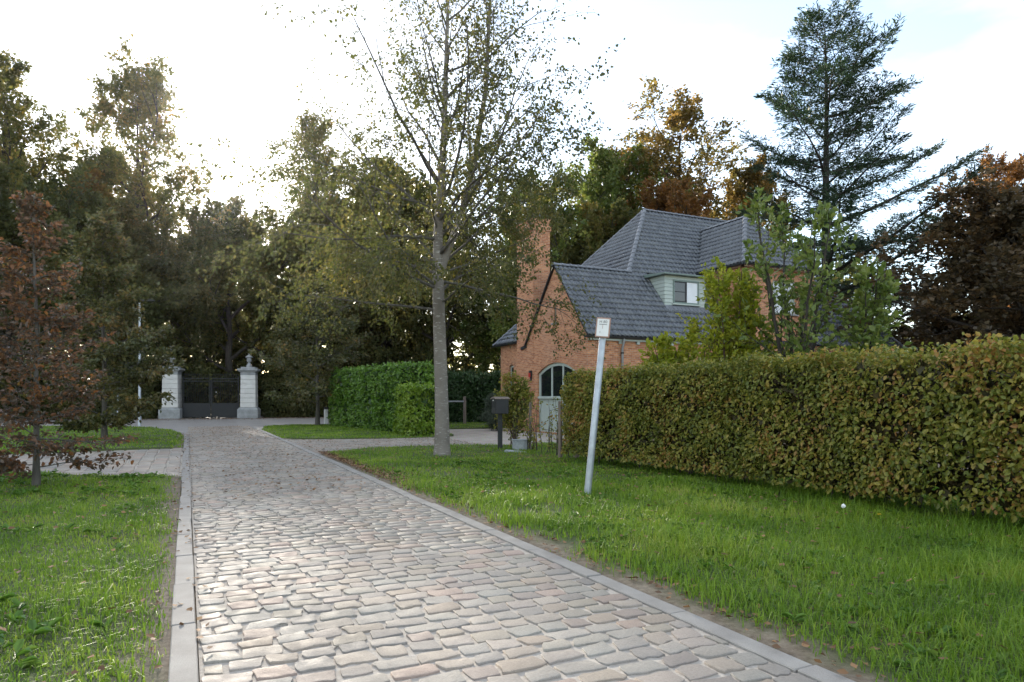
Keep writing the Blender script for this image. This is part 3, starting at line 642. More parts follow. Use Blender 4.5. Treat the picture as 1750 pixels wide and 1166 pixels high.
# ------------------------------------------------------------------ iron gate between stone pillars
gdir = Vector((4.78, -1.2, 0)).normalized(); GA = math.atan2(gdir.y, gdir.x)
def pillar(loc, label, urn_scale=1):
    t = thing('gate_pillar', label, 'gate pillar', loc, 'stone pillars of the gate', GA)
    pl = MB(); a = .66; b = .54
    pl.add([(-a, -a, 0), (a, -a, 0), (a, a, 0), (-a, a, 0), (-a, -a, .60), (a, -a, .60), (a, a, .60), (-a, a, .60), (-b, -b, .74), (b, -b, .74), (b, b, .74), (-b, b, .74)],
           [(3,2,1,0), (0,1,5,4), (1,2,6,5), (2,3,7,6), (3,0,4,7), (4,5,9,8), (5,6,10,9), (6,7,11,10), (7,4,8,11), (8,9,10,11)])
    obj('plinth', pl.mesh('plinth'), M['blue_stone'], t)
    n = 7; h = (2.96-.742)/n; me = MB().box(-.5, .5, -.5, .5, .006, h-.006).mesh('stone_block', bevel=.012); me.materials.append(M['pale_stone'])
    for i in range(n):
        o = obj('stone_block', me, None, t, (0, 0, .742+i*h)); o.scale = (1-.008*i, 1-.008*i, 1)
    obj('frieze', MB().box(-.49, .49, -.49, .49, 2.962, 3.17).mesh('frieze', bevel=.01), M['blue_stone'], t)
    obj('cornice', MB().lathe([(.72, 3.172), (.86, 3.24), (.93, 3.27), (.93, 3.37), (.72, 3.40)], (0,0,0), 4).mesh('cornice') if 0 else MB().box(-.58, .58, -.58, .58, 3.172, 3.25).box(-.66, .66, -.66, .66, 3.252, 3.38).mesh('cornice', bevel=.015), M['blue_stone'], t)
    obj('cap_block', MB().box(-.47, .47, -.47, .47, 3.382, 3.50).mesh('cap_block', bevel=.01), M['blue_stone'], t)
    prof = [(.19, 0), (.19, .12), (.14, .18), (.08, .30), (.06, .34), (.13, .37), (.16, .42), (.15, .60), (.13, .62), (.25, .68), (.24, .71), (.12, .80), (.05, .84), (.045, .88), (.06, .92), (.02, .96)]
    obj('urn', MB().lathe([(r, 3.502+z*urn_scale) for r, z in prof], (0,0,0), 20).mesh('urn', smooth=True), M['blue_stone'], t)
    return t
PL, PR = Vector((-.88, 51.4, 0)), Vector((3.9, 50.2, 0))
pillar(PL, 'pale stone gate pillar left of the iron gate, half behind beech twigs', .75)
pillar(PR, 'pale stone gate pillar with full urn finial right of the iron gate')
mid = (PL+PR)/2; gw = (PR-PL).length-1.32
gate = thing('iron_gate', 'black wrought iron double gate with solid lower panels between two pillars', 'gate', mid, None, GA)
for s_ in (-1, 1):
    x0, x1 = (-gw/2, -.02) if s_ < 0 else (.02, gw/2)
    lf = obj('gate_leaf', MB().box(x0, x0+.07, -.035, .035, .06, 2.86).box(x1-.07, x1, -.035, .035, .06, 2.86).mesh('gate_leaf'), M['black'], gate)
    for z in (.98, 2.50, 2.68): obj('rail', MB().box(x0+.07, x1-.07, -.025, .025, z, z+.055).mesh('rail'), M['black'], lf)
    obj('panel', MB().box(x0+.07, x1-.07, -.012, .012, .08, .98).mesh('panel'), M['black'], lf)
    nb_ = 14; bar_me = MB().tube([(0, 0, .98), (0, 0, 2.95)], .014, 6).lathe([(.024, 2.94), (.03, 2.97), (.002, 3.07)], (0,0,0), 6).mesh('bar'); bar_me.materials.append(M['black'])
    for i in range(nb_): obj('bar', bar_me, None, lf, (x0+.07+(x1-x0-.14)*(i+.5)/nb_, .0, 0))
obj('lock', MB().lathe([(.0, 0), (.03, .01), (.03, .05), (0, .06)], (.35, -.06, 1.75), 8).mesh('lock'), M['white'], gate)
# ------------------------------------------------------------------ lamp, posts, mailbox and small things
t = thing('street_lamp', 'slender grey street lamp with flat head behind the young beech', 'street lamp', (-2.1, 38.7, 0))
obj('pole', MB().lathe([(.085, 0), (.085, 1.1), (.06, 1.15), (.045, 6.2)], (0,0,0), 12).mesh('pole', smooth=True), M['galv'], t)
obj('lamp_head', MB().prism([(-.06, 6.2), (.12, 6.2), (.68, 6.26), (.68, 6.30), (.12, 6.36), (-.06, 6.34)], lambda a, z, q: (a, q, z), -.11, .11).mesh('lamp_head', bevel=.015), M['anthracite'], t)
tag(obj('marker_post', MB().lathe([(.055, 0), (.055, 1.62), (.03, 1.67)], (0,0,0), 10).mesh('marker_post', smooth=True), M['galv'], None, (-3.05, 38.9, 0)), 'short pale metal post to the left of the street lamp', 'post')
t = thing('marker_bollard', 'small white roadside bollard at the left end of the laurel hedge', 'bollard', (6.55, 36.2, 0))
obj('post', MB().box(-.09, .09, -.07, .07, 0, .8).mesh('post', bevel=.015), M['white'], t); obj('cap', MB().box(-.1, .1, -.08, .08, .802, .92).mesh('cap', bevel=.02), M['black'], t)
# leaning pole with a hydrant plate
t = thing('sign_post', 'leaning galvanised pole with small white red-framed plate on the verge', 'sign post', (5.08, 8.2, 0))
ln = Vector((.235*R2[0], .235*R2[1], 2.42))
t.rotation_euler = Vector((0, 0, 1)).rotation_difference(ln.normalized()).to_euler(); Lp = ln.length
obj('pole', MB().lathe([(.052, -.25), (.05, 0), (.047, Lp-.1), (.04, Lp-.08)], (0,0,0), 16).mesh('pole', smooth=True), M['galv'], t)
pm = MB().box(-.1, .1, -.085, -.055, Lp-.185, Lp+.095).mesh('plate', bevel=.006)
pa = Matrix.Rotation(R(-YAW-14), 4, 'Z')
plate = obj('plate', pm, M['rust'], t); plate.matrix_local = pa
obj('plate_face', MB().box(-.082, .082, -.0875, -.0855, Lp-.165, Lp+.075).mesh('plate_face'), M['white'], plate)
def text_mesh(body, size):
    c = bpy.data.curves.new('txt', 'FONT'); c.body = body; c.size = size; c.extrude = .0006; c.align_x = 'CENTER'; c.align_y = 'CENTER'
    o = bpy.data.objects.new('txt', c); COL.objects.link(o); dg = bpy.context.evaluated_depsgraph_get(); me = bpy.data.meshes.new_from_object(o.evaluated_get(dg))
    bpy.data.objects.remove(o); return me
tm = text_mesh('H 80', .055)
o = obj('lettering', tm, M['ink'], plate, (0, -.089, Lp+.035)); o.rotation_euler = (R(90), 0, 0)
obj('plate_line', MB().box(-.055, .055, -.0893, -.088, Lp-.005, Lp+.003).mesh('plate_line'), M['ink'], plate)
obj('plate_line', MB().box(-.006, .0, -.0893, -.088, Lp-.06, Lp-.008).mesh('plate_line'), M['rust'], plate)
o = obj('lettering', text_mesh('1.', .045), M['ink'], plate, (-.03, -.089, Lp-.11)); o.rotation_euler = (R(90), 0, 0)
obj('bracket', MB().box(-.03, .03, -.056, .05, Lp-.12, Lp-.08).box(-.03, .03, -.056, .05, Lp-.02, Lp+.02).mesh('bracket'), M['galv'], t)
# mailbox
t = thing('mailbox', 'black metal mailbox with curved lid on a square post by the driveway', 'mailbox', (7.45, 16.35, 0))
t.rotation_euler = (0, 0, R(-8))
obj('post', MB().box(-.055, .055, -.04, .04, -.1, .98).mesh('post', bevel=.004), M['anthracite'], t)
body = obj('box', MB().box(-.17, .17, -.22, .22, .98, 1.37).mesh('box', bevel=.01), M['anthracite'], t)
lid = MB(); V = []; nn = 9
for x in (-.20, .20):
    for i in range(nn): a = -1+2*i/(nn-1); V.append((x, a*.25, 1.372+.055*(1-a*a)))
    for i in range(nn): a = -1+2*i/(nn-1); V.append((x, a*.25, 1.362+.02*(1-a*a)))
F = [(i, i+1, 2*nn+i+1, 2*nn+i) for i in range(nn-1)]+[(nn+i, 3*nn+i, 3*nn+i+1, nn+i+1) for i in range(nn-1)]+[(i, nn+i, nn+i+1, i+1) for i in range(nn-1)]+[(2*nn+i, 2*nn+i+1, 3*nn+i+1, 3*nn+i) for i in range(nn-1)]+[(0, 2*nn, 3*nn, nn), (nn-1, 2*nn-1, 4*nn-1, 3*nn-1)]
obj('lid', lid.add(V, F).mesh('lid'), M['wood'], t)
obj('flap', MB().box(-.18, -.1725, -.17, .17, 1.14, 1.30).mesh('flap'), M['black'], body); obj('label_sticker', MB().box(-.1715, -.1705, .0, .12, 1.315, 1.345).mesh('label_sticker'), M['white'], body)
obj('front_door', MB().box(-.176, -.1715, -.20, .20, 1.0, 1.12).mesh('front_door'), M['anthracite'], body)
tag(obj('utility_box', MB().box(-.17, .17, -.13, .13, -.05, .30).box(-.19, .19, -.15, .15, .302, .33).mesh('utility_box', bevel=.01), M['concrete'], None, (7.75, 15.75, 0)), 'low grey utility box on the ground beside the mailbox', 'utility box')
tag(obj('stone_slab', MB().box(-.28, .28, -.09, .09, -.03, .09).mesh('stone_slab', bevel=.02), M['concrete'], None, (7.35, 15.2, 0)), 'pale stone slab lying in the grass in front of the utility box', 'stone')
bpy.data.objects['stone_slab'].rotation_euler = (0.05, 0.08, R(-35))
def stake(x, y, h, wd, lean, label):
    o = obj('wooden_stake', MB().box(-wd/2, wd/2, -wd/2, wd/2, -.1, h).mesh('wooden_stake', bevel=.006), M['wood'], None, (x, y, 0)); o.rotation_euler = (lean, -lean*.6, .4); tag(o, label, 'stake', 'wooden stakes along the thin hedge')
stake(7.62, 13.45, 1.32, .075, .01, 'tall weathered wooden stake at the end of the tall hedge')
stake(7.9, 13.2, 1.34, .10, -.01, 'broad pale wooden stake half inside the end of the tall hedge')
stake(7.95, 15.6, 1.28, .055, .02, 'slim wooden stake just right of the mailbox bush')
# pergola and rail at the back garden, wheelie bin
t = thing('garden_arch', 'dark wooden garden arch behind the laurel hedge', 'garden arch', (10.9, 34.0, 0))
obj('post', MB().box(-.07, .07, -.07, .07, -.1, 2.40).mesh('post'), M['wood'], t); obj('post', MB().box(1.33, 1.47, -.07, .07, -.1, 2.40).mesh('post'), M['wood'], t); obj('beam', MB().box(-.15, 1.55, -.06, .06, 2.402, 2.55).mesh('beam'), M['wood'], t)
t = thing('rail_fence', 'low wooden post with a metal rail in front of the dark hedge', 'rail', (13.1, 33.2, 0))
obj('post', MB().box(-.065, .065, -.065, .065, -.1, 1.46).mesh('post', bevel=.008), M['wood'], t); obj('rail', MB().box(-1.5, -.067, -.03, .03, 1.18, 1.25).mesh('rail'), M['galv'], t); obj('post', MB().box(-1.63, -1.5, -.065, .065, -.1, 1.46).mesh('post'), M['wood'], t)
t = thing('wheelie_bin', 'black wheelie bin hidden behind the small clipped laurel block', 'bin', (8.62, 24.9, 0))
bb = MB(); bb.add([(-.22,-.25,.05), (.22,-.25,.05), (.22,.25,.05), (-.22,.25,.05), (-.28,-.32,.95), (.28,-.32,.95), (.28,.32,.95), (-.28,.32,.95)], [(3,2,1,0), (0,1,5,4), (1,2,6,5), (2,3,7,6), (3,0,4,7), (4,5,6,7)])
obj('body', bb.mesh('body', bevel=.02), M['anthracite'], t); obj('lid', MB().prism([(-.34, .952), (.36, .952), (.36, 1.0), (.1, 1.05), (-.34, 1.02)], lambda a, z, q: (q, a, z), -.3, .3).mesh('lid', bevel=.01), M['anthracite'], t)
for s_ in (-1, 1): o = obj('wheel', MB().lathe([(.1, -.03), (.1, .03)], (0,0,0), 14).mesh('wheel'), M['black'], t, (s_*.24, .24, .1)); o.rotation_euler = (0, R(90), 0)

# ------------------------------------------------------------------ vegetation
SB = [(0, (.018,.028,.008)), (.45, (.045,.06,.014)), (.8, (.085,.09,.02)), (1, (.15,.12,.03))]
LM = {
 'forest': leaf_mat('woodland_leaf', [(0, (.05,.065,.018)), (.4, (.10,.11,.028)), (.75, (.19,.155,.038)), (1, (.32,.17,.045))], .55, .5, .55, .3),
 'dark': leaf_mat('dark_woodland_leaf', [(0, (.035,.045,.015)), (.5, (.08,.09,.024)), (.85, (.15,.125,.035)), (1, (.24,.14,.04))], .5, .5, .55, .25),
 'gold': leaf_mat('golden_leaf', [(0, (.07,.075,.02)), (.35, (.14,.115,.025)), (.7, (.24,.15,.035)), (1, (.33,.19,.05))], .5, .5, .6, .3),
 'rust': leaf_mat('rust_leaf', [(0, (.087,.065,.020)), (.5, (.232,.109,.029)), (1, (.435,.189,.043))], .45, .5, .5, .4),
 'lime': leaf_mat('yellow_green_leaf', [(0, (.049,.084,.017)), (.5, (.126,.168,.031)), (1, (.280,.266,.056))], .45, .5, .5, .4),
 'purple': leaf_mat('dark_beech_leaf', [(0, (.04,.038,.02)), (.5, (.085,.062,.03)), (.85, (.15,.09,.035)), (1, (.24,.14,.045))], .4, .45, .5, .5),
 'copper': leaf_mat('copper_beech_leaf', [(0, (.05,.042,.028)), (.35, (.10,.07,.042)), (.65, (.17,.085,.042)), (.86, (.30,.125,.04)), (1, (.33,.25,.07))], .45, .34, .35, 1.6, .6),
 'bronze': leaf_mat('bronze_beech_leaf', [(0, (.04,.055,.018)), (.45, (.09,.10,.028)), (.75, (.17,.14,.04)), (1, (.36,.19,.05))], .4, .34, .55, .9, .6),
 'main': leaf_mat('alder_leaf', [(0, (.04,.055,.015)), (.5, (.095,.105,.025)), (.85, (.17,.14,.04)), (1, (.32,.27,.04))], .45, .42, .5, .7),
 'hedge': leaf_mat('hornbeam_leaf', [(0, (.065,.095,.016)), (.3, (.145,.175,.028)), (.55, (.25,.25,.042)), (.72, (.37,.31,.06)), (.84, (.33,.165,.05)), (.93, (.42,.22,.06)), (1, (.50,.40,.08))], .4, .4, .45, 1.3),
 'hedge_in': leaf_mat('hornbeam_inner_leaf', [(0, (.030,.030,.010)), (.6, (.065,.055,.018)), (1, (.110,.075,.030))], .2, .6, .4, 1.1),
 'laurel': leaf_mat('laurel_leaf', [(0, (.06,.13,.016)), (.5, (.12,.24,.028)), (.85, (.20,.34,.045)), (1, (.29,.40,.08))], .35, .3, .35, 1.0, .5),
 'laurel_y': leaf_mat('young_laurel_leaf', [(0, (.09,.17,.016)), (.5, (.19,.31,.03)), (1, (.33,.42,.06))], .4, .32, .35, 1.5, .5),
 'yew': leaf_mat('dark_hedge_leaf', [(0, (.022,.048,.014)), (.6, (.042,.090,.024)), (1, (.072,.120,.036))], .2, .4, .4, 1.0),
 'apple': leaf_mat('apple_leaf', [(0, (.06,.10,.022)), (.5, (.13,.19,.036)), (.85, (.23,.27,.06)), (1, (.38,.34,.08))], .45, .36, .4, 1.0, .5),
 'shrub': leaf_mat('yellow_shrub_leaf', [(0, (.16,.22,.02)), (.5, (.32,.36,.03)), (1, (.52,.46,.05))], .55, .4, .4, 1.2),
 'cedar': leaf_mat('cedar_needles', [(0, (.024,.051,.027)), (.6, (.051,.093,.045)), (1, (.090,.143,.068))], .2, .55, .4, .5),
 'grass': leaf_mat('grass_blade', [(0, (.065,.135,.013)), (.3, (.13,.24,.021)), (.6, (.22,.35,.032)), (.84, (.33,.40,.06)), (1, (.42,.38,.14))], .5, .45, .55, .9, .35),
 'weed': leaf_mat('weed_leaf', [(0, (.054,.132,.014)), (.6, (.120,.240,.030)), (1, (.264,.360,.072))], .4, .4, .3, 2.0),
 'litter': leaf_mat('fallen_leaf', [(0, (.084,.048,.026)), (.5, (.192,.102,.048)), (.85, (.300,.168,.072)), (1, (.408,.288,.120))], .1, .7, .2, 2.0),
 'sage_b': leaf_mat('grey_green_leaf', [(0, (.05,.07,.045)), (1, (.12,.15,.10))], .2, .6, .3, 2.0),
}
BK = {'grey': bark_mat('grey_bark', (.05, .045, .038), (.13, .118, .10)), 'dark': bark_mat('dark_bark', (.022, .018, .014), (.06, .05, .04)), 'red': bark_mat('reddish_twig', (.06, .035, .025), (.12, .075, .055))}
t_ = NT('alder_bark'); mp = t_.n('Mapping'); mp.inputs['Scale'].default_value = (5, 5, 22); t_.l(t_.n('TexCoord').outputs['Object'], mp.inputs['Vector'])
n1 = t_.noise(1.3, 5, .6, mp.outputs['Vector']); n2 = t_.noise(2.0, 4)
c = t_.ramp(n2, [(.3, (.13,.11,.09)), (.7, (.23,.205,.175))]); c = t_.mix(t_.ramp(n1, [(.58, (0,0,0)), (.66, (.9,.9,.9))]), c, (.42, .405, .37)); t_.set(c, .8); t_.bump(n1, .5, .015); BK['main'] = t_.m
def grow(rg, trunk, trad, specs):
    levels = [[(np.array(trunk, float), np.array(trad, float))]]
    for sp in specs:
        new = []
        for P, rad in levels[-1]:
            seg = np.linalg.norm(np.diff(P, axis=0), axis=1); L = np.concatenate([[0], np.cumsum(seg)])/seg.sum(); tot = seg.sum()
            n = sp['n'] if not callable(sp['n']) else sp['n'](tot)
            az = rg.uniform(0, 6.28)
            for i in range(n):
                t = sp['s']+(sp['e']-sp['s'])*(i+rg.random())/n
                k = min(np.searchsorted(L, t, 'right')-1, len(P)-2); f = (t-L[k])/(L[k+1]-L[k]); p = P[k]*(1-f)+P[k+1]*f; r = rad[k]*(1-f)+rad[k+1]*f
                T = unit(P[k+1]-P[k]); az += 2.4+rg.uniform(-.5, .5)
                if sp.get('flat'):
                    h = np.cross(T, [0, 0, 1.]); h = unit(h)*(1 if i % 2 else -1); perp = unit(h+rg.normal(0, .25, 3)*np.array([1, 1, .5]))
                else:
                    a = unit(np.cross(T, [0.3, .2, 1.] if abs(T[2]) < .9 else [1., 0, 0])); b = np.cross(T, a); perp = math.cos(az)*a+math.sin(az)*b
                ang = R(sp['a0']+(sp['a1']-sp['a0'])*t+rg.normal(0, sp.get('aj', 6)))
                d = math.cos(ang)*T+math.sin(ang)*perp
                ln = (sp['len'](t) if callable(sp['len']) else sp['len']*tot)*rg.uniform(.72, 1.2)
                if sp.get('bias') is not None: ln *= 1+sp['biask']*float(unit(d*np.array([1, 1, 0]))@np.array(sp['bias']))
                ns = sp.get('seg', 4); Q = [p]; dd = d.copy()
                for s_ in range(ns):
                    dd = unit(dd+np.array([0, 0, sp.get('up', 0)])/ns+rg.normal(0, sp.get('wig', .12), 3)); Q.append(Q[-1]+dd*ln/ns)
                r0 = min(r*.75, max(ln*sp.get('rk', .016), .004)); new.append((np.array(Q), np.linspace(r0, max(r0*.25, .003), ns+1)))
        levels.append(new)
    return levels
def wood_mesh(name, levels, upto, sides=(10, 6, 4, 3, 3)):
    pol, sd = [], []
    for i, lv in enumerate(levels[:upto+1]): pol += lv; sd += [sides[i]]*len(lv)
    return tubes_mesh(name, pol, sd)
def scatter(rg, polys, per, sig, s=.15, e=1.0):
    out, dirs = [], []
    for P, _ in polys:
        t = rg.uniform(s, e, per)*(len(P)-1); k = np.minimum(t.astype(int), len(P)-2); f = (t-k)[:, None]
        out.append(P[k]*(1-f)+P[k+1]*f+rg.normal(0, sig, (per, 3))); dirs.append(np.repeat((P[-1]-P[0])[None], per, 0))
    return np.concatenate(out), unit(np.concatenate(dirs))
def crown_mesh(name, rg, polys, per, sig, L, W, flat=.5, six=False, hang=0., keep=None, s=.15):
    P, D = scatter(rg, polys, per, sig, s)
    if keep is not None: k = keep(P); P, D = P[k], D[k]
    n = len(P); N = rg.normal(0, 1, (n, 3))*(1-flat)+np.array([0, 0, 1.])*flat
    D = D+rg.normal(0, .7, (n, 3))+np.array([0, 0, -hang]); sc = rg.uniform(.65, 1.25, n)
    return leaf_mesh(name, P, D, N, L*sc, W*sc, six=six)
def trunk_line(rg, H, r0, r1, n=10, wob=.25):
    z = np.linspace(0, H, n); x = np.cumsum(rg.normal(0, wob*H/n*.25, n)); y = np.cumsum(rg.normal(0, wob*H/n*.25, n)); x -= x[0]; y -= y[0]
    r = np.linspace(r0, r1, n); r[0] *= 1.35; return np.stack([x, y, z], 1), r
# --- big woodland trees
def broad(seed, H, CR, base, per, lf, a0=80, a1=22, n1=15, prof=None, up=.35, r0=.38, n2=7, n3=6):
    rg = np.random.default_rng(seed); tr, rd = trunk_line(rg, H*.93, r0, .04, 12)
    prof = prof or (lambda t: CR*(.45+.95*math.sin(math.pi*min(1, max(.08, (t-base)/(1-base)*.85+.15))))*.8)
    lv = grow(rg, tr, rd, [dict(n=n1, s=base, e=.99, a0=a0, a1=a1, len=prof, up=up, wig=.14, seg=5, rk=.022),
                           dict(n=n2, s=.25, e=1.0, a0=55, a1=35, len=.42, up=.2, wig=.16, seg=4),
                           dict(n=n3, s=.25, e=1.0, a0=55, a1=35, len=.5, up=.05, wig=.18, seg=3)])
    return wood_mesh('trunk', lv, 2), crown_mesh('crown', rg, lv[3], per, .16, lf, lf*.72, .35)
PRO = {'tall': broad(1, 27, 6.5, .32, 34, .27), 'full': broad(2, 20, 6.5, .10, 42, .28, n1=18), 'open': broad(3, 27, 6.2, .30, 24, .26, a0=60, a1=15, up=.6),
       'low': broad(4, 13, 6.2, .04, 52, .27, a0=88, n1=18), 'mid': broad(5, 18, 5.5, .18, 40, .25), 'dense': broad(6, 12, 5.6, .03, 50, .26, a0=90, n1=20, n2=8)}
MATC = {}
def put_tree(proto, loc, scale, rz, leaf, label, group=None, name='woodland_tree', bark='dark', sz=None):
    wm, cm = PRO[proto]; t = thing(name, label, 'tree', loc, group, rz); sz = sz or scale; t.scale = (scale, scale, sz)
    key = (proto, leaf)
    if key not in MATC:
        if not cm.materials: cm.materials.append(LM[leaf])
        MATC[key] = 1
    if not wm.materials: wm.materials.append(BK[bark])
    obj('trunk', wm, None, t); c = obj('crown', cm, None, t); c.material_slots[0].link = 'OBJECT'; c.material_slots[0].material = LM[leaf]; return t
G = 'woodland trees behind the gate'
put_tree('tall', (-4.0, 65.4, 0), 1.06, .3, 'forest', 'tallest tree at left, thin top against the blue sky beside the sun', G)
put_tree('open', (-11.5, 60, 0), .92, 1.2, 'forest', 'dark tree with ragged top at the left edge of the photo', G)
put_tree('mid', (-7.5, 66, 0), 1.05, 2.2, 'gold', 'shorter golden brown tree between the two tall trees at left', G)
put_tree('open', (10.6, 62, 0), .93, .8, 'forest', 'broad tree right of the sun gap with a feathery rounded top', G)
put_tree('mid', (3.0, 66, 0), .66, 3.3, 'forest', 'lower tree filling the bright gap under the sun', G)
put_tree('full', (15.5, 59, 0), 1.02, 4.1, 'dark', 'dark tree directly behind the left half of the verge tree', G)
put_tree('tall', (19.5, 62, 0), .76, 5.0, 'forest', 'slim tree seen through the middle of the verge tree', G)
put_tree('full', (24.5, 47, 0), .86, 1.9, 'lime', 'yellow green tree behind the chimney', G)
put_tree('mid', (30.6, 46.5, 0), 1.15, .4, 'lime', 'bright green tree just left of the golden trees behind the roof', G)
put_tree('open', (36.2, 45.0, 0), 1.15, 2.5, 'gold', 'tall open golden tree left of the cedar above the roof', G, sz=.92)
put_tree('open', (33.0, 48.0, 0), .98, 5.1, 'gold', 'golden tree just left of the tall golden one, a little lower', G, sz=.8)
put_tree('mid', (33.2, 41.5, 0), .95, 4.4, 'rust', 'rust coloured low tree directly behind the roof ridge', G)
put_tree('mid', (43.0, 43.5, 0), 1.12, 1.5, 'gold', 'golden tree partly hidden by the left side of the cedar', G)
put_tree('tall', (51.0, 27.5, 0), .66, .9, 'rust', 'orange leaved tree at the right edge of the photo', G)
put_tree('dense', (30.5, 15.0, 0), 1.0, 2.0, 'purple', 'big dark brown beech right of the house', None, 'dark_beech_tree', sz=.66)
put_tree('dense', (38.0, 20.0, 0), 1.05, 4.0, 'purple', 'second dark beech between the cedar and the right edge', None, 'dark_beech_tree', sz=.78)
put_tree('low', (-12, 52, 0), 1.0, 1.0, 'dark', 'low dark tree behind the copper beech at the left edge', G)
put_tree('low', (-5.0, 56.5, 0), 1.0, 2.7, 'dark', 'dark spreading tree behind the left gate pillar', G)
put_tree('low', (3.0, 57.5, 0), 1.05, 4.4, 'dark', 'dark spreading tree right behind the iron gate', G)
put_tree('low', (10.5, 53.5, 0), 1.02, 5.6, 'dark', 'dark spreading tree right of the right gate pillar', G)
put_tree('low', (17.5, 49, 0), .95, .2, 'dark', 'dark spreading tree behind the laurel hedge', G)
put_tree('low', (21.5, 43.5, 0), .8, 3.0, 'lime', 'spreading yellow green tree left of the chimney behind the dark hedge', G)
put_tree('full', (-7.0, 72, 0), 1.1, 5.2, 'forest', 'broad tree behind the tallest left tree', G)
put_tree('full', (-15.5, 66, 0), 1.05, 3.9, 'forest', 'broad dark tree behind the left edge tree', G)
put_tree('low', (-.5, 62.5, 0), .92, .6, 'forest', 'bushy tree between the gate pillars in the second row', G)
put_tree('low', (7.5, 58.5, 0), .95, 2.0, 'forest', 'bushy tree behind the right pillar in the second row', G)
put_tree('low', (14, 53, 0), 1.2, 3.7, 'forest', 'bushy tree left of the verge tree trunk in the second row', G)
put_tree('low', (26.5, 40.5, 0), .95, 1.7, 'forest', 'bushy tree behind the house chimney', G)
# the mass of the wood behind: crowns that run together
rg = np.random.default_rng(11); cl = []
for k in range(230):
    a = rg.uniform(-.62, 1.25); d = rg.uniform(72, 100); z = 13*rg.random()**1.4+.5 if a < .9 else rg.uniform(.5, 9); cl.append((d*math.sin(a), d*math.cos(a), z, rg.uniform(1.8, 3.8)))
P = np.concatenate([np.array(c[:3])+unit(rg.normal(0, 1, (230, 3)))*c[3]*rg.uniform(.5, 1.05, (230, 1))*np.array([1.2, 1.2, .9]) for c in cl])
P = P[P[:, 2] > .1]; n = len(P)
o = obj('distant_wood', leaf_mesh('distant_wood', P, rg.normal(0, 1, (n, 3)), rg.normal(0, 1, (n, 3))+[0, 0, .6], rg.uniform(.6, 1.15, n), rg.uniform(.45, .85, n), six=False), LM['dark']); stuff(o)
o['label'] = 'dark mass of woodland far behind the gate and house'
# undergrowth belt at the wood's edge
P = []
for k in range(240):
    s_ = k/240; c = np.array([-26+66*s_, 58.5-10*max(0, s_-.45)/.55+rg.normal(0, 1.2), 0]); r = rg.uniform(1.2, 2.6)
    P.append(c+np.array([0, 0, r*.75])+unit(rg.normal(0, 1, (190, 3)))*r*rg.uniform(.6, 1.05, (190, 1))*np.array([1.1, 1, 1.25]))
P = np.concatenate(P); P = P[P[:, 2] > .05]; n = len(P)
o = obj('undergrowth', leaf_mesh('undergrowth', P, rg.normal(0, 1, (n, 3)), rg.normal(0, 1, (n, 3))+[0, 0, .6], rg.uniform(.18, .34, n), rg.uniform(.14, .24, n), six=False), LM['dark']); stuff(o)
o['label'] = 'dark shrubby undergrowth at the foot of the wood'
# --- cedar
rg = np.random.default_rng(21); H = 23.2
tr, rd = trunk_line(rg, H, .42, .03, 14, .06)
right = np.array([R2[0], R2[1], 0])
lv = grow(rg, tr, rd, [dict(n=64, s=.15, e=.995, a0=92, a1=60, len=lambda t: min(7.9, .9+12.0*(1-t)**.85), up=.30, wig=.06, seg=7, rk=.014, aj=7, bias=right, biask=.16),
                       dict(n=lambda L: int(6+L*4.4), s=.06, e=1.0, a0=62, a1=40, len=lambda t: 1.7*(1.15-.75*t), up=-.05, wig=.08, seg=4, flat=True, rk=.01),
                       dict(n=4, s=.2, e=1.0, a0=55, a1=35, len=.40, up=0, wig=.1, seg=3, flat=True)])
t = thing('cedar_tree', 'tall dark green cedar with long upswept branches above the roof', 'tree', (33.9, 28.1, 0))
obj('trunk', wood_mesh('trunk', lv, 2), BK['dark'], t)
P, D = scatter(rg, lv[3]+lv[2], 8, .07, .05); n = len(P)
obj('crown', leaf_mesh('crown', P, D+rg.normal(0, .45, (n, 3))*[1, 1, .45]+[0, 0, .1], rg.normal(0, .5, (n, 3))+[0, 0, 1], rg.uniform(.18, .36, n), rg.uniform(.04, .08, n), six=False), LM['cedar'], t)
# --- the alder on the verge
rg = np.random.default_rng(33)
t = thing('verge_tree', 'grey barked tree with sparse brown green leaves standing on the grass verge', 'tree', (5.5, 15.4, .02))
zt = np.array([0, .25, .8, 1.6, 2.6, 3.6, 4.6, 5.4, 6.6, 8.0, 9.5, 11.2, 12.8]); sx = np.array([0, 0, .0, -.02, -.05, -.08, -.10, -.09, -.02, .06, .10, .16, .2])
tr = np.stack([sx*R2[0], sx*R2[1], zt], 1); rd = .92*np.array([.235, .205, .185, .172, .165, .155, .135, .115, .095, .075, .055, .035, .012])
s0 = tr[5]; s1p = [np.array([0, 0, 4.2]), np.array([.16, .0, 4.75]), np.array([.50, 0, 5.6]), np.array([.82, .1, 6.9]), np.array([1.12, .1, 8.8]), np.array([1.2, .15, 10.6]), np.array([1.3, .1, 12])]
stem2 = np.array([[p[0]*R2[0]-p[1]*R2[1]+s0[0], p[0]*R2[1]+p[1]*R2[0]+s0[1], p[2]] for p in s1p]); rd2 = np.array([.10, .095, .088, .07, .055, .035, .012])
lvA = grow(rg, tr, rd, [dict(n=38, s=.29, e=.985, a0=80, a1=26, len=lambda t: 4.3*(1.12-t)**.75+.35, up=.34, wig=.09, seg=6, rk=.011, aj=9),
                        dict(n=7, s=.2, e=1.0, a0=50, a1=32, len=.40, up=.0, wig=.14, seg=5, rk=.007), dict(n=5, s=.2, e=1.0, a0=50, a1=35, len=.5, up=-.35, wig=.16, seg=4, rk=.005)])
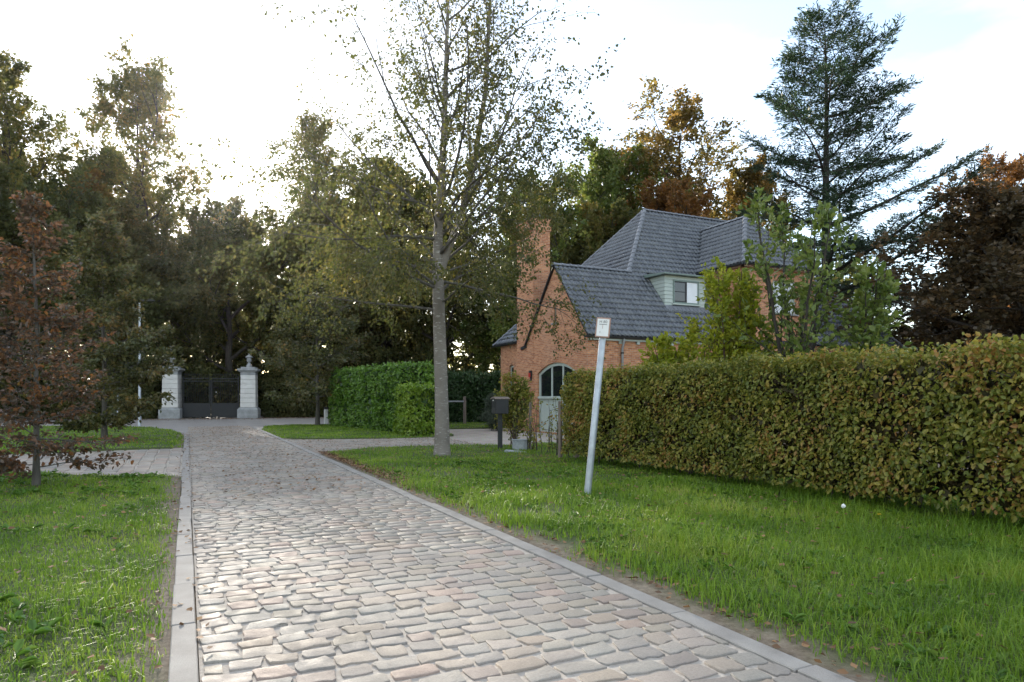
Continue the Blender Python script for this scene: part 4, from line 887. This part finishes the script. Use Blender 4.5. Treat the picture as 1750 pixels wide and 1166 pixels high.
lvB = grow(rg, stem2, rd2, [dict(n=17, s=.1, e=.985, a0=62, a1=28, len=lambda t: 2.9*(1.1-t)**.7+.3, up=.4, wig=.09, seg=6, rk=.011, aj=9),
                        dict(n=7, s=.2, e=1.0, a0=50, a1=32, len=.40, up=.0, wig=.14, seg=5, rk=.007), dict(n=5, s=.2, e=1.0, a0=50, a1=35, len=.5, up=-.35, wig=.16, seg=4, rk=.005)])
lvC = grow(rg, tr, rd, [dict(n=17, s=.27, e=.46, a0=84, a1=70, len=lambda t: 3.5, up=.12, wig=.08, seg=7, rk=.010, aj=8),
                        dict(n=9, s=.2, e=1.0, a0=50, a1=32, len=.36, up=-.35, wig=.14, seg=5, rk=.006), dict(n=5, s=.2, e=1.0, a0=50, a1=35, len=.55, up=-.9, wig=.16, seg=4, rk=.004)])
lvA[1] += lvC[1]; lvA[2] += lvC[2]; lvA[3] += lvC[3]
obj('trunk', tubes_mesh('trunk', lvA[0]+lvB[0], [18, 12]), BK['main'], t)
obj('branches', tubes_mesh('branches', sum(lvA[1:]+lvB[1:], []), [6]*len(lvA[1])+[4]*len(lvA[2])+[3]*len(lvA[3])+[6]*len(lvB[1])+[4]*len(lvB[2])+[3]*len(lvB[3])), BK['grey'], t)
dens = lambda P: rg.random(len(P)) < np.clip(1.3-(P[:, 2]-4.0)*.18, .16, 1)*np.clip((P[:, 2]-2.2)/1.0, 0, 1)*(.45+.55*(np.sin(P[:, 0]*2.1+P[:, 2]*1.7)*np.sin(P[:, 1]*2.3-P[:, 2]*1.3) > -.25))
obj('crown', crown_mesh('crown', rg, lvA[3]+lvB[3], 31, .065, .074, .052, .25, True, .5, dens), LM['main'], t)
# --- young beeches with tiers of flat twigs
def beech(seed, H, CR, base, per, lf, r0, n1=34, sig=.03):
    rg = np.random.default_rng(seed); tr, rd = trunk_line(rg, H, r0, .006, 12, .12)
    lv = grow(rg, tr, rd, [dict(n=n1, s=base, e=.97, a0=86, a1=38, len=lambda t: CR*(1.02-t)**.75*(.55+.45*min(1, t*6))+.1, up=.22, wig=.09, seg=5, rk=.012, aj=9),
                           dict(n=7, s=.18, e=1.0, a0=52, a1=38, len=.42, up=.04, wig=.1, seg=4, flat=True, rk=.007), dict(n=4, s=.2, e=1.0, a0=50, a1=35, len=.5, up=-.05, wig=.12, seg=3, flat=True, rk=.005)])
    return wood_mesh('trunk', lv, 3, (10, 5, 3, 3)), crown_mesh('crown', rg, lv[3]+lv[2], per, sig, lf, lf*.62, .62, True, .25, lambda P: rg.random(len(P)) < np.clip(1.25-P[:, 2]/H, .12, 1))
def put_beech(loc, args, leaf, bark, name, label):
    t = thing(name, label, 'tree', loc, 'young beech trees along the lane'); wm, cm = beech(*args); obj('trunk', wm, BK[bark], t); obj('crown', cm, LM[leaf], t)
put_beech((-2.08, 12.6, .02), (41, 4.5, .95, .04, 5, .082, .05, 50), 'copper', 'grey', 'copper_beech_tree', 'young copper beech with red brown leaves on the near left lawn')
put_beech((-2.35, 25.2, .02), (42, 7.2, 2.1, .05, 17, .13, .085, 46, .07), 'bronze', 'grey', 'beech_tree', 'bronze green young beech on the far left lawn in front of the lamp')
put_beech((5.9, 34.9, .02), (43, 8.6, 2.5, .13, 15, .15, .10, 40, .07), 'bronze', 'grey', 'beech_tree', 'young beech with thin trunk on the grass island by the laurel hedge')
# --- fruit tree and yellow shrub behind the tall hedge
def shrub(name, loc, label, seed, stems, H, spread, leaf, per, lf, bark, cat='tree', sig=.04, n2=9, n3=4, hang=.1, w=.6, up=.5):
    rg = np.random.default_rng(seed); t = thing(name, label, cat, loc); W, C = [], []
    for k in range(stems):
        a = rg.uniform(0, 6.28); out = rg.uniform(.2, 1)*spread; h = H*rg.uniform(.72, 1.0)
        z = np.linspace(0, h, 8); q = (z/h)**1.3*out
        tr = np.stack([q*math.cos(a)+rg.normal(0, .03, 8), q*math.sin(a)+rg.normal(0, .03, 8), z], 1); rd = np.linspace(.018*H*.55, .006, 8)
        lv = grow(rg, tr, rd, [dict(n=n2, s=.2, e=.98, a0=60, a1=32, len=lambda t: H*.26*(1.15-t)+.12, up=up, wig=.12, seg=4, rk=.010), dict(n=n3, s=.2, e=1, a0=50, a1=35, len=.45, up=.1, wig=.15, seg=3, rk=.006)])
        W += [(p, 8, i) for i, l in enumerate(lv) for p in l]; C += lv[2]+lv[1]+[(lv[0][0][0][4:], None)]
    obj('stems', tubes_mesh('stems', [p for p, _, _ in W], [(7, 4, 3)[i] for _, _, i in W]), BK[bark], t)
    obj('foliage', crown_mesh('foliage', rg, C, per, sig, lf, lf*w, .35, True, hang, s=.05), LM[leaf], t); return t
shrub('fruit_tree', (9.9, 8.9, 0), 'leafy green fruit tree rising above the hedge in front of the house', 51, 7, 5.3, 1.35, 'apple', 6, .12, 'dark', n2=10)
shrub('fruit_tree', (11.0, 8.4, 0), 'lower fruit tree to the right of the tall one, over the hedge', 52, 4, 3.9, 1.2, 'apple', 8, .125, 'dark')
shrub('yellow_shrub', (9.4, 10.0, 0), 'bright yellow green shrub in front of the house wall', 53, 13, 3.9, .72, 'shrub', 11, .10, 'red', 'shrub')
shrub('yellow_shrub', (9.1, 11.3, 0), 'low yellow green shoots above the hedge left of the yellow shrub', 54, 7, 2.7, .7, 'shrub', 12, .11, 'red', 'shrub')
shrub('hornbeam_bush', (8.15, 17.0, 0), 'thin yellowing hornbeam bush behind the mailbox', 55, 9, 1.95, .42, 'hedge', 13, .075, 'red', 'bush', n2=7)
shrub('conifer_shrub', (12.2, 27.6, 0), 'small pointed grey green conifer by the house corner', 56, 7, 1.5, .25, 'sage_b', 22, .07, 'dark', 'shrub', w=.3)
shrub('lavender_bush', (12.0, 26.6, 0), 'low round grey green lavender bush by the gravel', 57, 14, .62, .7, 'sage_b', 12, .09, 'dark', 'bush', w=.2)
# --- hedges
def hedge(name, label, poly_c, half, z0, z1, leaf, lf, dens, seed, inner=None, cat='hedge', up=.0, wfac=.62, bumpy=.09, stems=True, top_loose=.06, group=None, round_=.15):
    """poly_c: (start, end) of the hedge's centre line; half: half thickness"""
    rg = np.random.default_rng(seed); a, b = np.array(poly_c[0], float), np.array(poly_c[1], float); L = np.linalg.norm(b-a); d = (b-a)/L; nrm = np.array([-d[1], d[0]]); Hh = z1-z0
    t = thing(name, label, cat, (*a, 0), group)
    def face(n, kind):
        if kind in (0, 1): s = rg.uniform(0, L, n); q = np.full(n, half*(1 if kind == 0 else -1)); z = z0+Hh*rg.random(n)**.92; N = np.tile([*(nrm*(1 if kind == 0 else -1)), .0], (n, 1))
        elif kind == 2: s = rg.uniform(0, L, n); q = rg.uniform(-half, half, n); z = np.full(n, z1); N = np.tile([0, 0, 1.], (n, 1))
        else: s = np.full(n, 0. if kind == 3 else L); q = rg.uniform(-half, half, n); z = z0+Hh*rg.random(n); N = np.tile([*(d*(-1 if kind == 3 else 1)), 0], (n, 1))
        lump = bumpy*(np.sin(2.1*s+1.3*z+seed)*np.sin(3.3*z-1.7*s)+.6*np.sin(5.3*s+2.9*z)*np.sin(4.1*q+6.1*z))
        P = np.concatenate([a+s[:, None]*d+q[:, None]*nrm, z[:, None]], 1)
        rd_ = np.clip((z-(z1-.35))/.35, 0, 1)**2*round_
        P += N*(lump-np.abs(rg.normal(0, .09, n))+.02-(rd_ if kind != 2 else 0))[:, None]
        if kind == 2: P[:, 2] += np.abs(rg.normal(0, top_loose, n))
        return P, N
    PP, NN = [], []
    for kind, area in ((0, L*Hh), (1, L*Hh*.35), (2, L*2*half), (3, 2*half*Hh), (4, 2*half*Hh)):
        p, nn = face(int(area*dens), kind); hole = np.sin(p[:, 1]*3.1+1.7*np.sin(p[:, 2]*4.3+seed))*np.sin(p[:, 2]*5.3+p[:, 0]*2.9+1.3*np.sin(p[:, 1]*2.3)); kk_ = rg.random(len(p)) < np.clip(.78+hole*.6, .35, 1); PP.append(p[kk_]); NN.append(nn[kk_])
    P = np.concatenate(PP); N = np.concatenate(NN); n = len(P)
    D = N*.35+np.array([0, 0, -.6+up])*1.0+rg.normal(0, .7, (n, 3)); Nn = N*.8+np.array([0, 0, .6])+rg.normal(0, .6, (n, 3)); sc = rg.uniform(.5, 1.3, n)
    wpart('foliage', leaf_mesh('foliage', P, D, Nn, lf*sc, lf*wfac*sc), LM[leaf], t)
    m = int(L*Hh*2*half*520*(.08/lf)); s = rg.uniform(.05, L-.05, m); q = rg.uniform(-half+.08, half-.08, m); z = rg.uniform(z0+.02, z1-.1, m)
    P = np.concatenate([a+s[:, None]*d+q[:, None]*nrm, z[:, None]], 1)
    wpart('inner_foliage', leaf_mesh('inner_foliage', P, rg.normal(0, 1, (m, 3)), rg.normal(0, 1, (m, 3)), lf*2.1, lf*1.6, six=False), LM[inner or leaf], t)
    pol = []
    for k in range(int(L*4)):
        s_, q_ = rg.uniform(.1, L-.1), rg.uniform(-half*.6, half*.6); p0 = a+s_*d+q_*nrm; zz = np.linspace(-.03, z1-.15, 6)
        pol.append((np.stack([p0[0]+np.cumsum(rg.normal(0, .03, 6)), p0[1]+np.cumsum(rg.normal(0, .03, 6)), zz], 1), np.linspace(rg.uniform(.015, .032), .006, 6)))
        for j in range(5):
            h0 = rg.uniform(.1, z1*.8); e = np.array([*(d*rg.normal(0, .3)+nrm*rg.uniform(-half, half)*1.1), rg.uniform(.1, .45)]); p3 = np.array([*p0, h0]); pol.append((np.stack([p3, p3+e*.5+rg.normal(0, .03, 3), p3+e]), np.array([.008, .006, .003])))
    if stems: stuff(wpart('stems', tubes_mesh('stems', pol, [4]*len(pol)), BK['dark'], t))
    return t
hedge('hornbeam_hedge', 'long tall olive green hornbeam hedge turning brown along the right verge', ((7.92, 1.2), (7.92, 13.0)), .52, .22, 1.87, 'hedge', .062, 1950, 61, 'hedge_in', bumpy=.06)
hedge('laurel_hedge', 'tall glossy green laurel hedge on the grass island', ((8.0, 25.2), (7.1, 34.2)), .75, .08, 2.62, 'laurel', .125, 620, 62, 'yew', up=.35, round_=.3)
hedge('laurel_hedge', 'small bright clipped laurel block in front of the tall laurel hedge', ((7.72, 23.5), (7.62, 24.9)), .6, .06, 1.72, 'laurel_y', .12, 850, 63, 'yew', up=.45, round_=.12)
hedge('dark_hedge', 'dark green clipped hedge behind the gravel yard left of the house', ((18.5, 34.2), (10.2, 35.8)), .6, .05, 2.7, 'yew', .10, 420, 64, 'yew', up=.2)
hedge('dark_hedge', 'dark boundary hedge right of the gate pillar', ((13, 50.5), (4.9, 51.0)), .6, .05, 2.75, 'dark', .14, 260, 65, 'dark', stems=False)
hedge('dark_hedge', 'dark boundary hedge left of the gate pillar', ((-1.9, 51.9), (-12, 53.0)), .6, .05, 2.6, 'dark', .14, 260, 66, 'dark', stems=False)
# thin, almost leafless end of the hornbeam hedge by the mailbox
rg = np.random.default_rng(67); t = thing('thin_hedge', 'bare thin hornbeam stems between the tall hedge and the mailbox', 'hedge', (7.85, 13.2, 0)); pol = []
for k in range(20):
    y = rg.uniform(13.2, 16.3); x = 7.85+rg.normal(0, .12); h = rg.uniform(.7, 1.5); zz = np.linspace(-.03, h, 6)
    P = np.stack([x+np.cumsum(rg.normal(0, .035, 6)), y+np.cumsum(rg.normal(0, .035, 6)), zz], 1); pol.append((P, np.linspace(.012, .003, 6)))
    for j in range(4):
        p = P[rg.integers(1, 5)]; e = rg.normal(0, .16, 3)+[0, 0, .15]; pol.append((np.stack([p, p+e*.5+rg.normal(0, .02, 3), p+e]), np.array([.005, .004, .002])))
wpart('stems', tubes_mesh('stems', pol, [5]*len(pol)), BK['dark'], t); wpart('foliage', crown_mesh('foliage', rg, pol, 6, .03, .065, .042, .2, True, .3), LM['hedge'], t)
# --- grass
def grass(seed, poly, per_m2, hmin, hmax, wd, dmin=0, dmax=99, bare=None, lmin=.15, lmax=1.0):
    rg = np.random.default_rng(seed); A = np.array(poly); lo, hi = A.min(0), A.max(0); n = int(np.prod(hi-lo)*per_m2)
    x = rg.uniform(lo[0], hi[0], n); y = rg.uniform(lo[1], hi[1], n); d = x*F2[0]+y*F2[1]; u = x*R2[0]+y*R2[1]
    k = pip(poly, x, y) & (d > max(dmin, 1.2)) & (d < dmax) & (np.abs(u) < d*.86+.5)
    if bare is not None: k &= rg.random(n) > bare(x, y)
    x, y = x[k], y[k]; n = len(x)
    cl_ = .5+.5*np.sin(2.7*x+1.1*np.sin(1.9*y))*np.sin(2.2*y+1.4*np.sin(1.6*x)); h = (hmin+(hmax-hmin)*rg.random(n)**1.5)*(.65+.6*cl_)
    a = rg.uniform(0, 6.28, n); lean = rg.uniform(lmin, lmax, n); dx, dy = np.cos(a), np.sin(a); wx, wy = -dy*wd*.5, dx*wd*.5; z = hgt(x, y)-.008
    sc = rg.uniform(.7, 1.3, n); wx *= sc; wy *= sc
    mx, my, mz = x+dx*h*lean*.3, y+dy*h*lean*.3, z+h*.62
    tx, ty, tz = x+dx*h*lean*.95, y+dy*h*lean*.95, z+h*np.maximum(.3, 1.02-.35*lean)
    V = np.stack([np.stack(v, 1) for v in ((x-wx, y-wy, z), (x+wx, y+wy, z), (mx+wx*.8, my+wy*.8, mz), (mx-wx*.8, my-wy*.8, mz), (tx, ty, tz))], 1).reshape(-1, 3)
    b = 5*np.arange(n)[:, None]; return V, b+[[0, 1, 2, 3]], b+[[3, 2, 4]]
def grass_obj(name, parts, label):
    VV, QQ, TT, b = [], [], [], 0
    for V, Q, T in parts: VV.append(V); QQ.append(Q+b); TT.append(T+b); b += len(V)
    o = obj(name, fast_mesh(name, np.concatenate(VV), np.concatenate(QQ), np.concatenate(TT)), LM['grass']); stuff(o); o['label'] = label; return o
nz = lambda x, y: np.sin(1.7*x+2.3*np.sin(.9*y))*np.sin(1.3*y+1.9*np.sin(1.1*x))
edge_r = lambda x, y: np.clip(1.25-(x-2.92)/(.26+.16*nz(x*1.5, y*1.2)), 0, 1)*.95+.75*(nz(x*1.1+3, y*1.3) > .72)*(x < 4.2)+np.clip(1-np.hypot(x-5.5, y-15.2)/1.1, 0, .6)+.4*np.clip((y-13)/5, 0, 1)
edge_l = lambda x, y: np.clip(1.2-(-.08-x)/(.20+.12*nz(x*2, y*1.4)), 0, 1)*.95
grass_obj('grass', [grass(71, verge_right, 2300, .05, .15, .007, 0, 6.5, edge_r), grass(72, verge_right, 1250, .05, .14, .0095, 6.5, 11, edge_r), grass(701, verge_right, 260, .14, .27, .006, 0, 9, edge_r, .7, 1.6), grass(73, verge_right, 650, .04, .09, .013, 11, 26, edge_r)], 'long bright green grass on the right verge')
grass_obj('grass', [grass(74, verge_left, 2200, .03, .085, .0075, 0, 6.5, edge_l), grass(75, verge_left, 1250, .03, .08, .010, 6.5, 11, edge_l), grass(702, verge_left, 160, .08, .16, .006, 0, 9, edge_l, .6, 1.6), grass(76, verge_left, 900, .03, .07, .014, 11, 26, edge_l)], 'short green grass on the left verge')
grass_obj('grass', [grass(77, island, 220, .04, .09, .024), grass(78, lawn_left, 110, .04, .10, .026, 0, 45), grass(79, lawn_back, 110, .04, .08, .03)], 'short grass on the far lawns')
def weeds(seed, poly, n, lf, name, label, bias=None):
    rg = np.random.default_rng(seed); A = np.array(poly); lo, hi = A.min(0), A.max(0); x = rg.uniform(lo[0], hi[0], n*8); y = rg.uniform(lo[1], hi[1], n*8); d = x*F2[0]+y*F2[1]; u = x*R2[0]+y*R2[1]
    k = pip(poly, x, y) & (np.abs(x-1.42) > 1.5+.32) & (d > 1.3) & (d < 14) & (np.abs(u) < d*.86) & (nz(x*.8+1, y*.9) > rg.uniform(-.6, .6, n*8))
    x, y = x[k][:n], y[k][:n]; m = 6; X = np.repeat(x, m); Y = np.repeat(y, m); a = rg.uniform(0, 6.28, len(X)); z = hgt(X, Y)+rg.uniform(0, .04, len(X))
    D = np.stack([np.cos(a), np.sin(a), rg.uniform(.15, .9, len(X))], 1); N = np.stack([-np.cos(a)*.5, -np.sin(a)*.5, np.ones(len(X))], 1); sc = rg.uniform(.5, 1.3, len(X))
    o = obj(name, leaf_mesh(name, np.stack([X, Y, z], 1), D, N, lf*sc, lf*.42*sc, droop=.3), LM['weed']); stuff(o); o['label'] = label
weeds(81, verge_left, 900, .085, 'broadleaf_weeds', 'broad leaved weeds and clover in the left verge')
weeds(82, verge_right, 800, .07, 'broadleaf_weeds', 'dandelion and clover leaves in the right verge')
# --- fallen leaves
rg = np.random.default_rng(91); P = []
def drop(n, x, y, z): P.append(np.stack([x, y, np.broadcast_to(z, (n,))+rg.uniform(.002, .012, n)], 1))
n = 1500; y = rg.uniform(10, 36, n); drop(n, RX0+(RX1-RX0)*rg.beta(2, 2, n), y, .026)
n = 2600; y = 9+8.5*rg.beta(2.2, 1.3, n); drop(n, 2.95+np.abs(rg.normal(0, .30, n)), y, .05)
n = 500; y = rg.uniform(2.2, 10, n); drop(n, 2.9+np.abs(rg.normal(0, .45, n)), y, .045)
n = 420; drop(n, rg.uniform(-3.5, -.1, n), rg.uniform(2, 13, n), .09)
n = 700; drop(n, rg.uniform(3.4, 7.2, n), rg.uniform(2, 17, n), .10)
n = 3000; drop(n, rg.uniform(-5, 9, n), 50.6-np.abs(rg.normal(0, 1.6, n)), .0)
n = 260; drop(n, rg.uniform(-.2, .14, n), rg.uniform(4, 30, n), .03)
n = 700; drop(n, rg.uniform(3, 8, n), rg.uniform(16.6, 23, n), .03)
n = 900; drop(n, 7.3+rg.normal(0, .35, n), rg.uniform(2, 16, n), .04)
P = np.concatenate(P); n = len(P); a = rg.uniform(0, 6.28, n)
o = obj('fallen_leaves', leaf_mesh('fallen_leaves', P, np.stack([np.cos(a), np.sin(a), rg.normal(0, .15, n)], 1), rg.normal(0, .3, (n, 3))+[0, 0, 1], rg.uniform(.03, .07, n), rg.uniform(.02, .045, n), droop=-.15), LM['litter']); stuff(o); o['label'] = 'brown fallen leaves on the lane and along its edges'
# --- dandelions
def dandelion(x, y, h, puff, label):
    z = float(hgt(np.array(x), np.array(y))); t = thing('dandelion', label, 'flower', (x, y, z)); obj('stalk', MB().tube([(0, 0, 0), (.01, 0, h*.5), (0, .01, h)], .003, 5).mesh('stalk'), LM['weed'], t)
    if puff:
        bm = bmesh.new(); bmesh.ops.create_icosphere(bm, subdivisions=2, radius=.026)
        for v in bm.verts: v.co *= rng.uniform(.85, 1.1); v.co.z += h+.02
        me = bpy.data.meshes.new('seed_head'); bm.to_mesh(me); bm.free(); obj('seed_head', me, M['white'], t)
    else:
        a = np.linspace(0, 6.28, 30); obj('flower_head', leaf_mesh('flower_head', np.tile([0., .01, h], (30, 1)), np.stack([np.cos(a), np.sin(a), rng.uniform(.2, .8, 30)], 1), np.tile([0., 0, 1], (30, 1)), .022, .008), M['yellow'], t)
M['yellow'] = plain('yellow_petal', (.75, .50, .02), .5)
dandelion(6.45, 5.15, .17, True, 'white dandelion seed head in the right verge near the hedge')
dandelion(6.5, 4.75, .15, False, 'yellow dandelion flower in the right verge near the hedge')

# ------------------------------------------------------------------ thin scattering volume added to make the glow around the sun
hz = obj('glow_haze', MB().box(-720, 720, -720, 720, -1.5, 37).mesh('glow_haze')); stuff(hz)
hm = bpy.data.materials.new('glow_haze_air'); hm.use_nodes = True; ht = hm.node_tree; ht.nodes.clear()
ho = ht.nodes.new('ShaderNodeOutputMaterial'); hv = ht.nodes.new('ShaderNodeVolumePrincipled'); hv.inputs['Color'].default_value = (.95, .96, 1, 1); hv.inputs['Density'].default_value = .00005; hv.inputs['Anisotropy'].default_value = .88
ht.links.new(hv.outputs[0], ho.inputs['Volume']); hz.data.materials.append(hm); hz['label'] = 'thin scattering volume added for the glow around the sun'
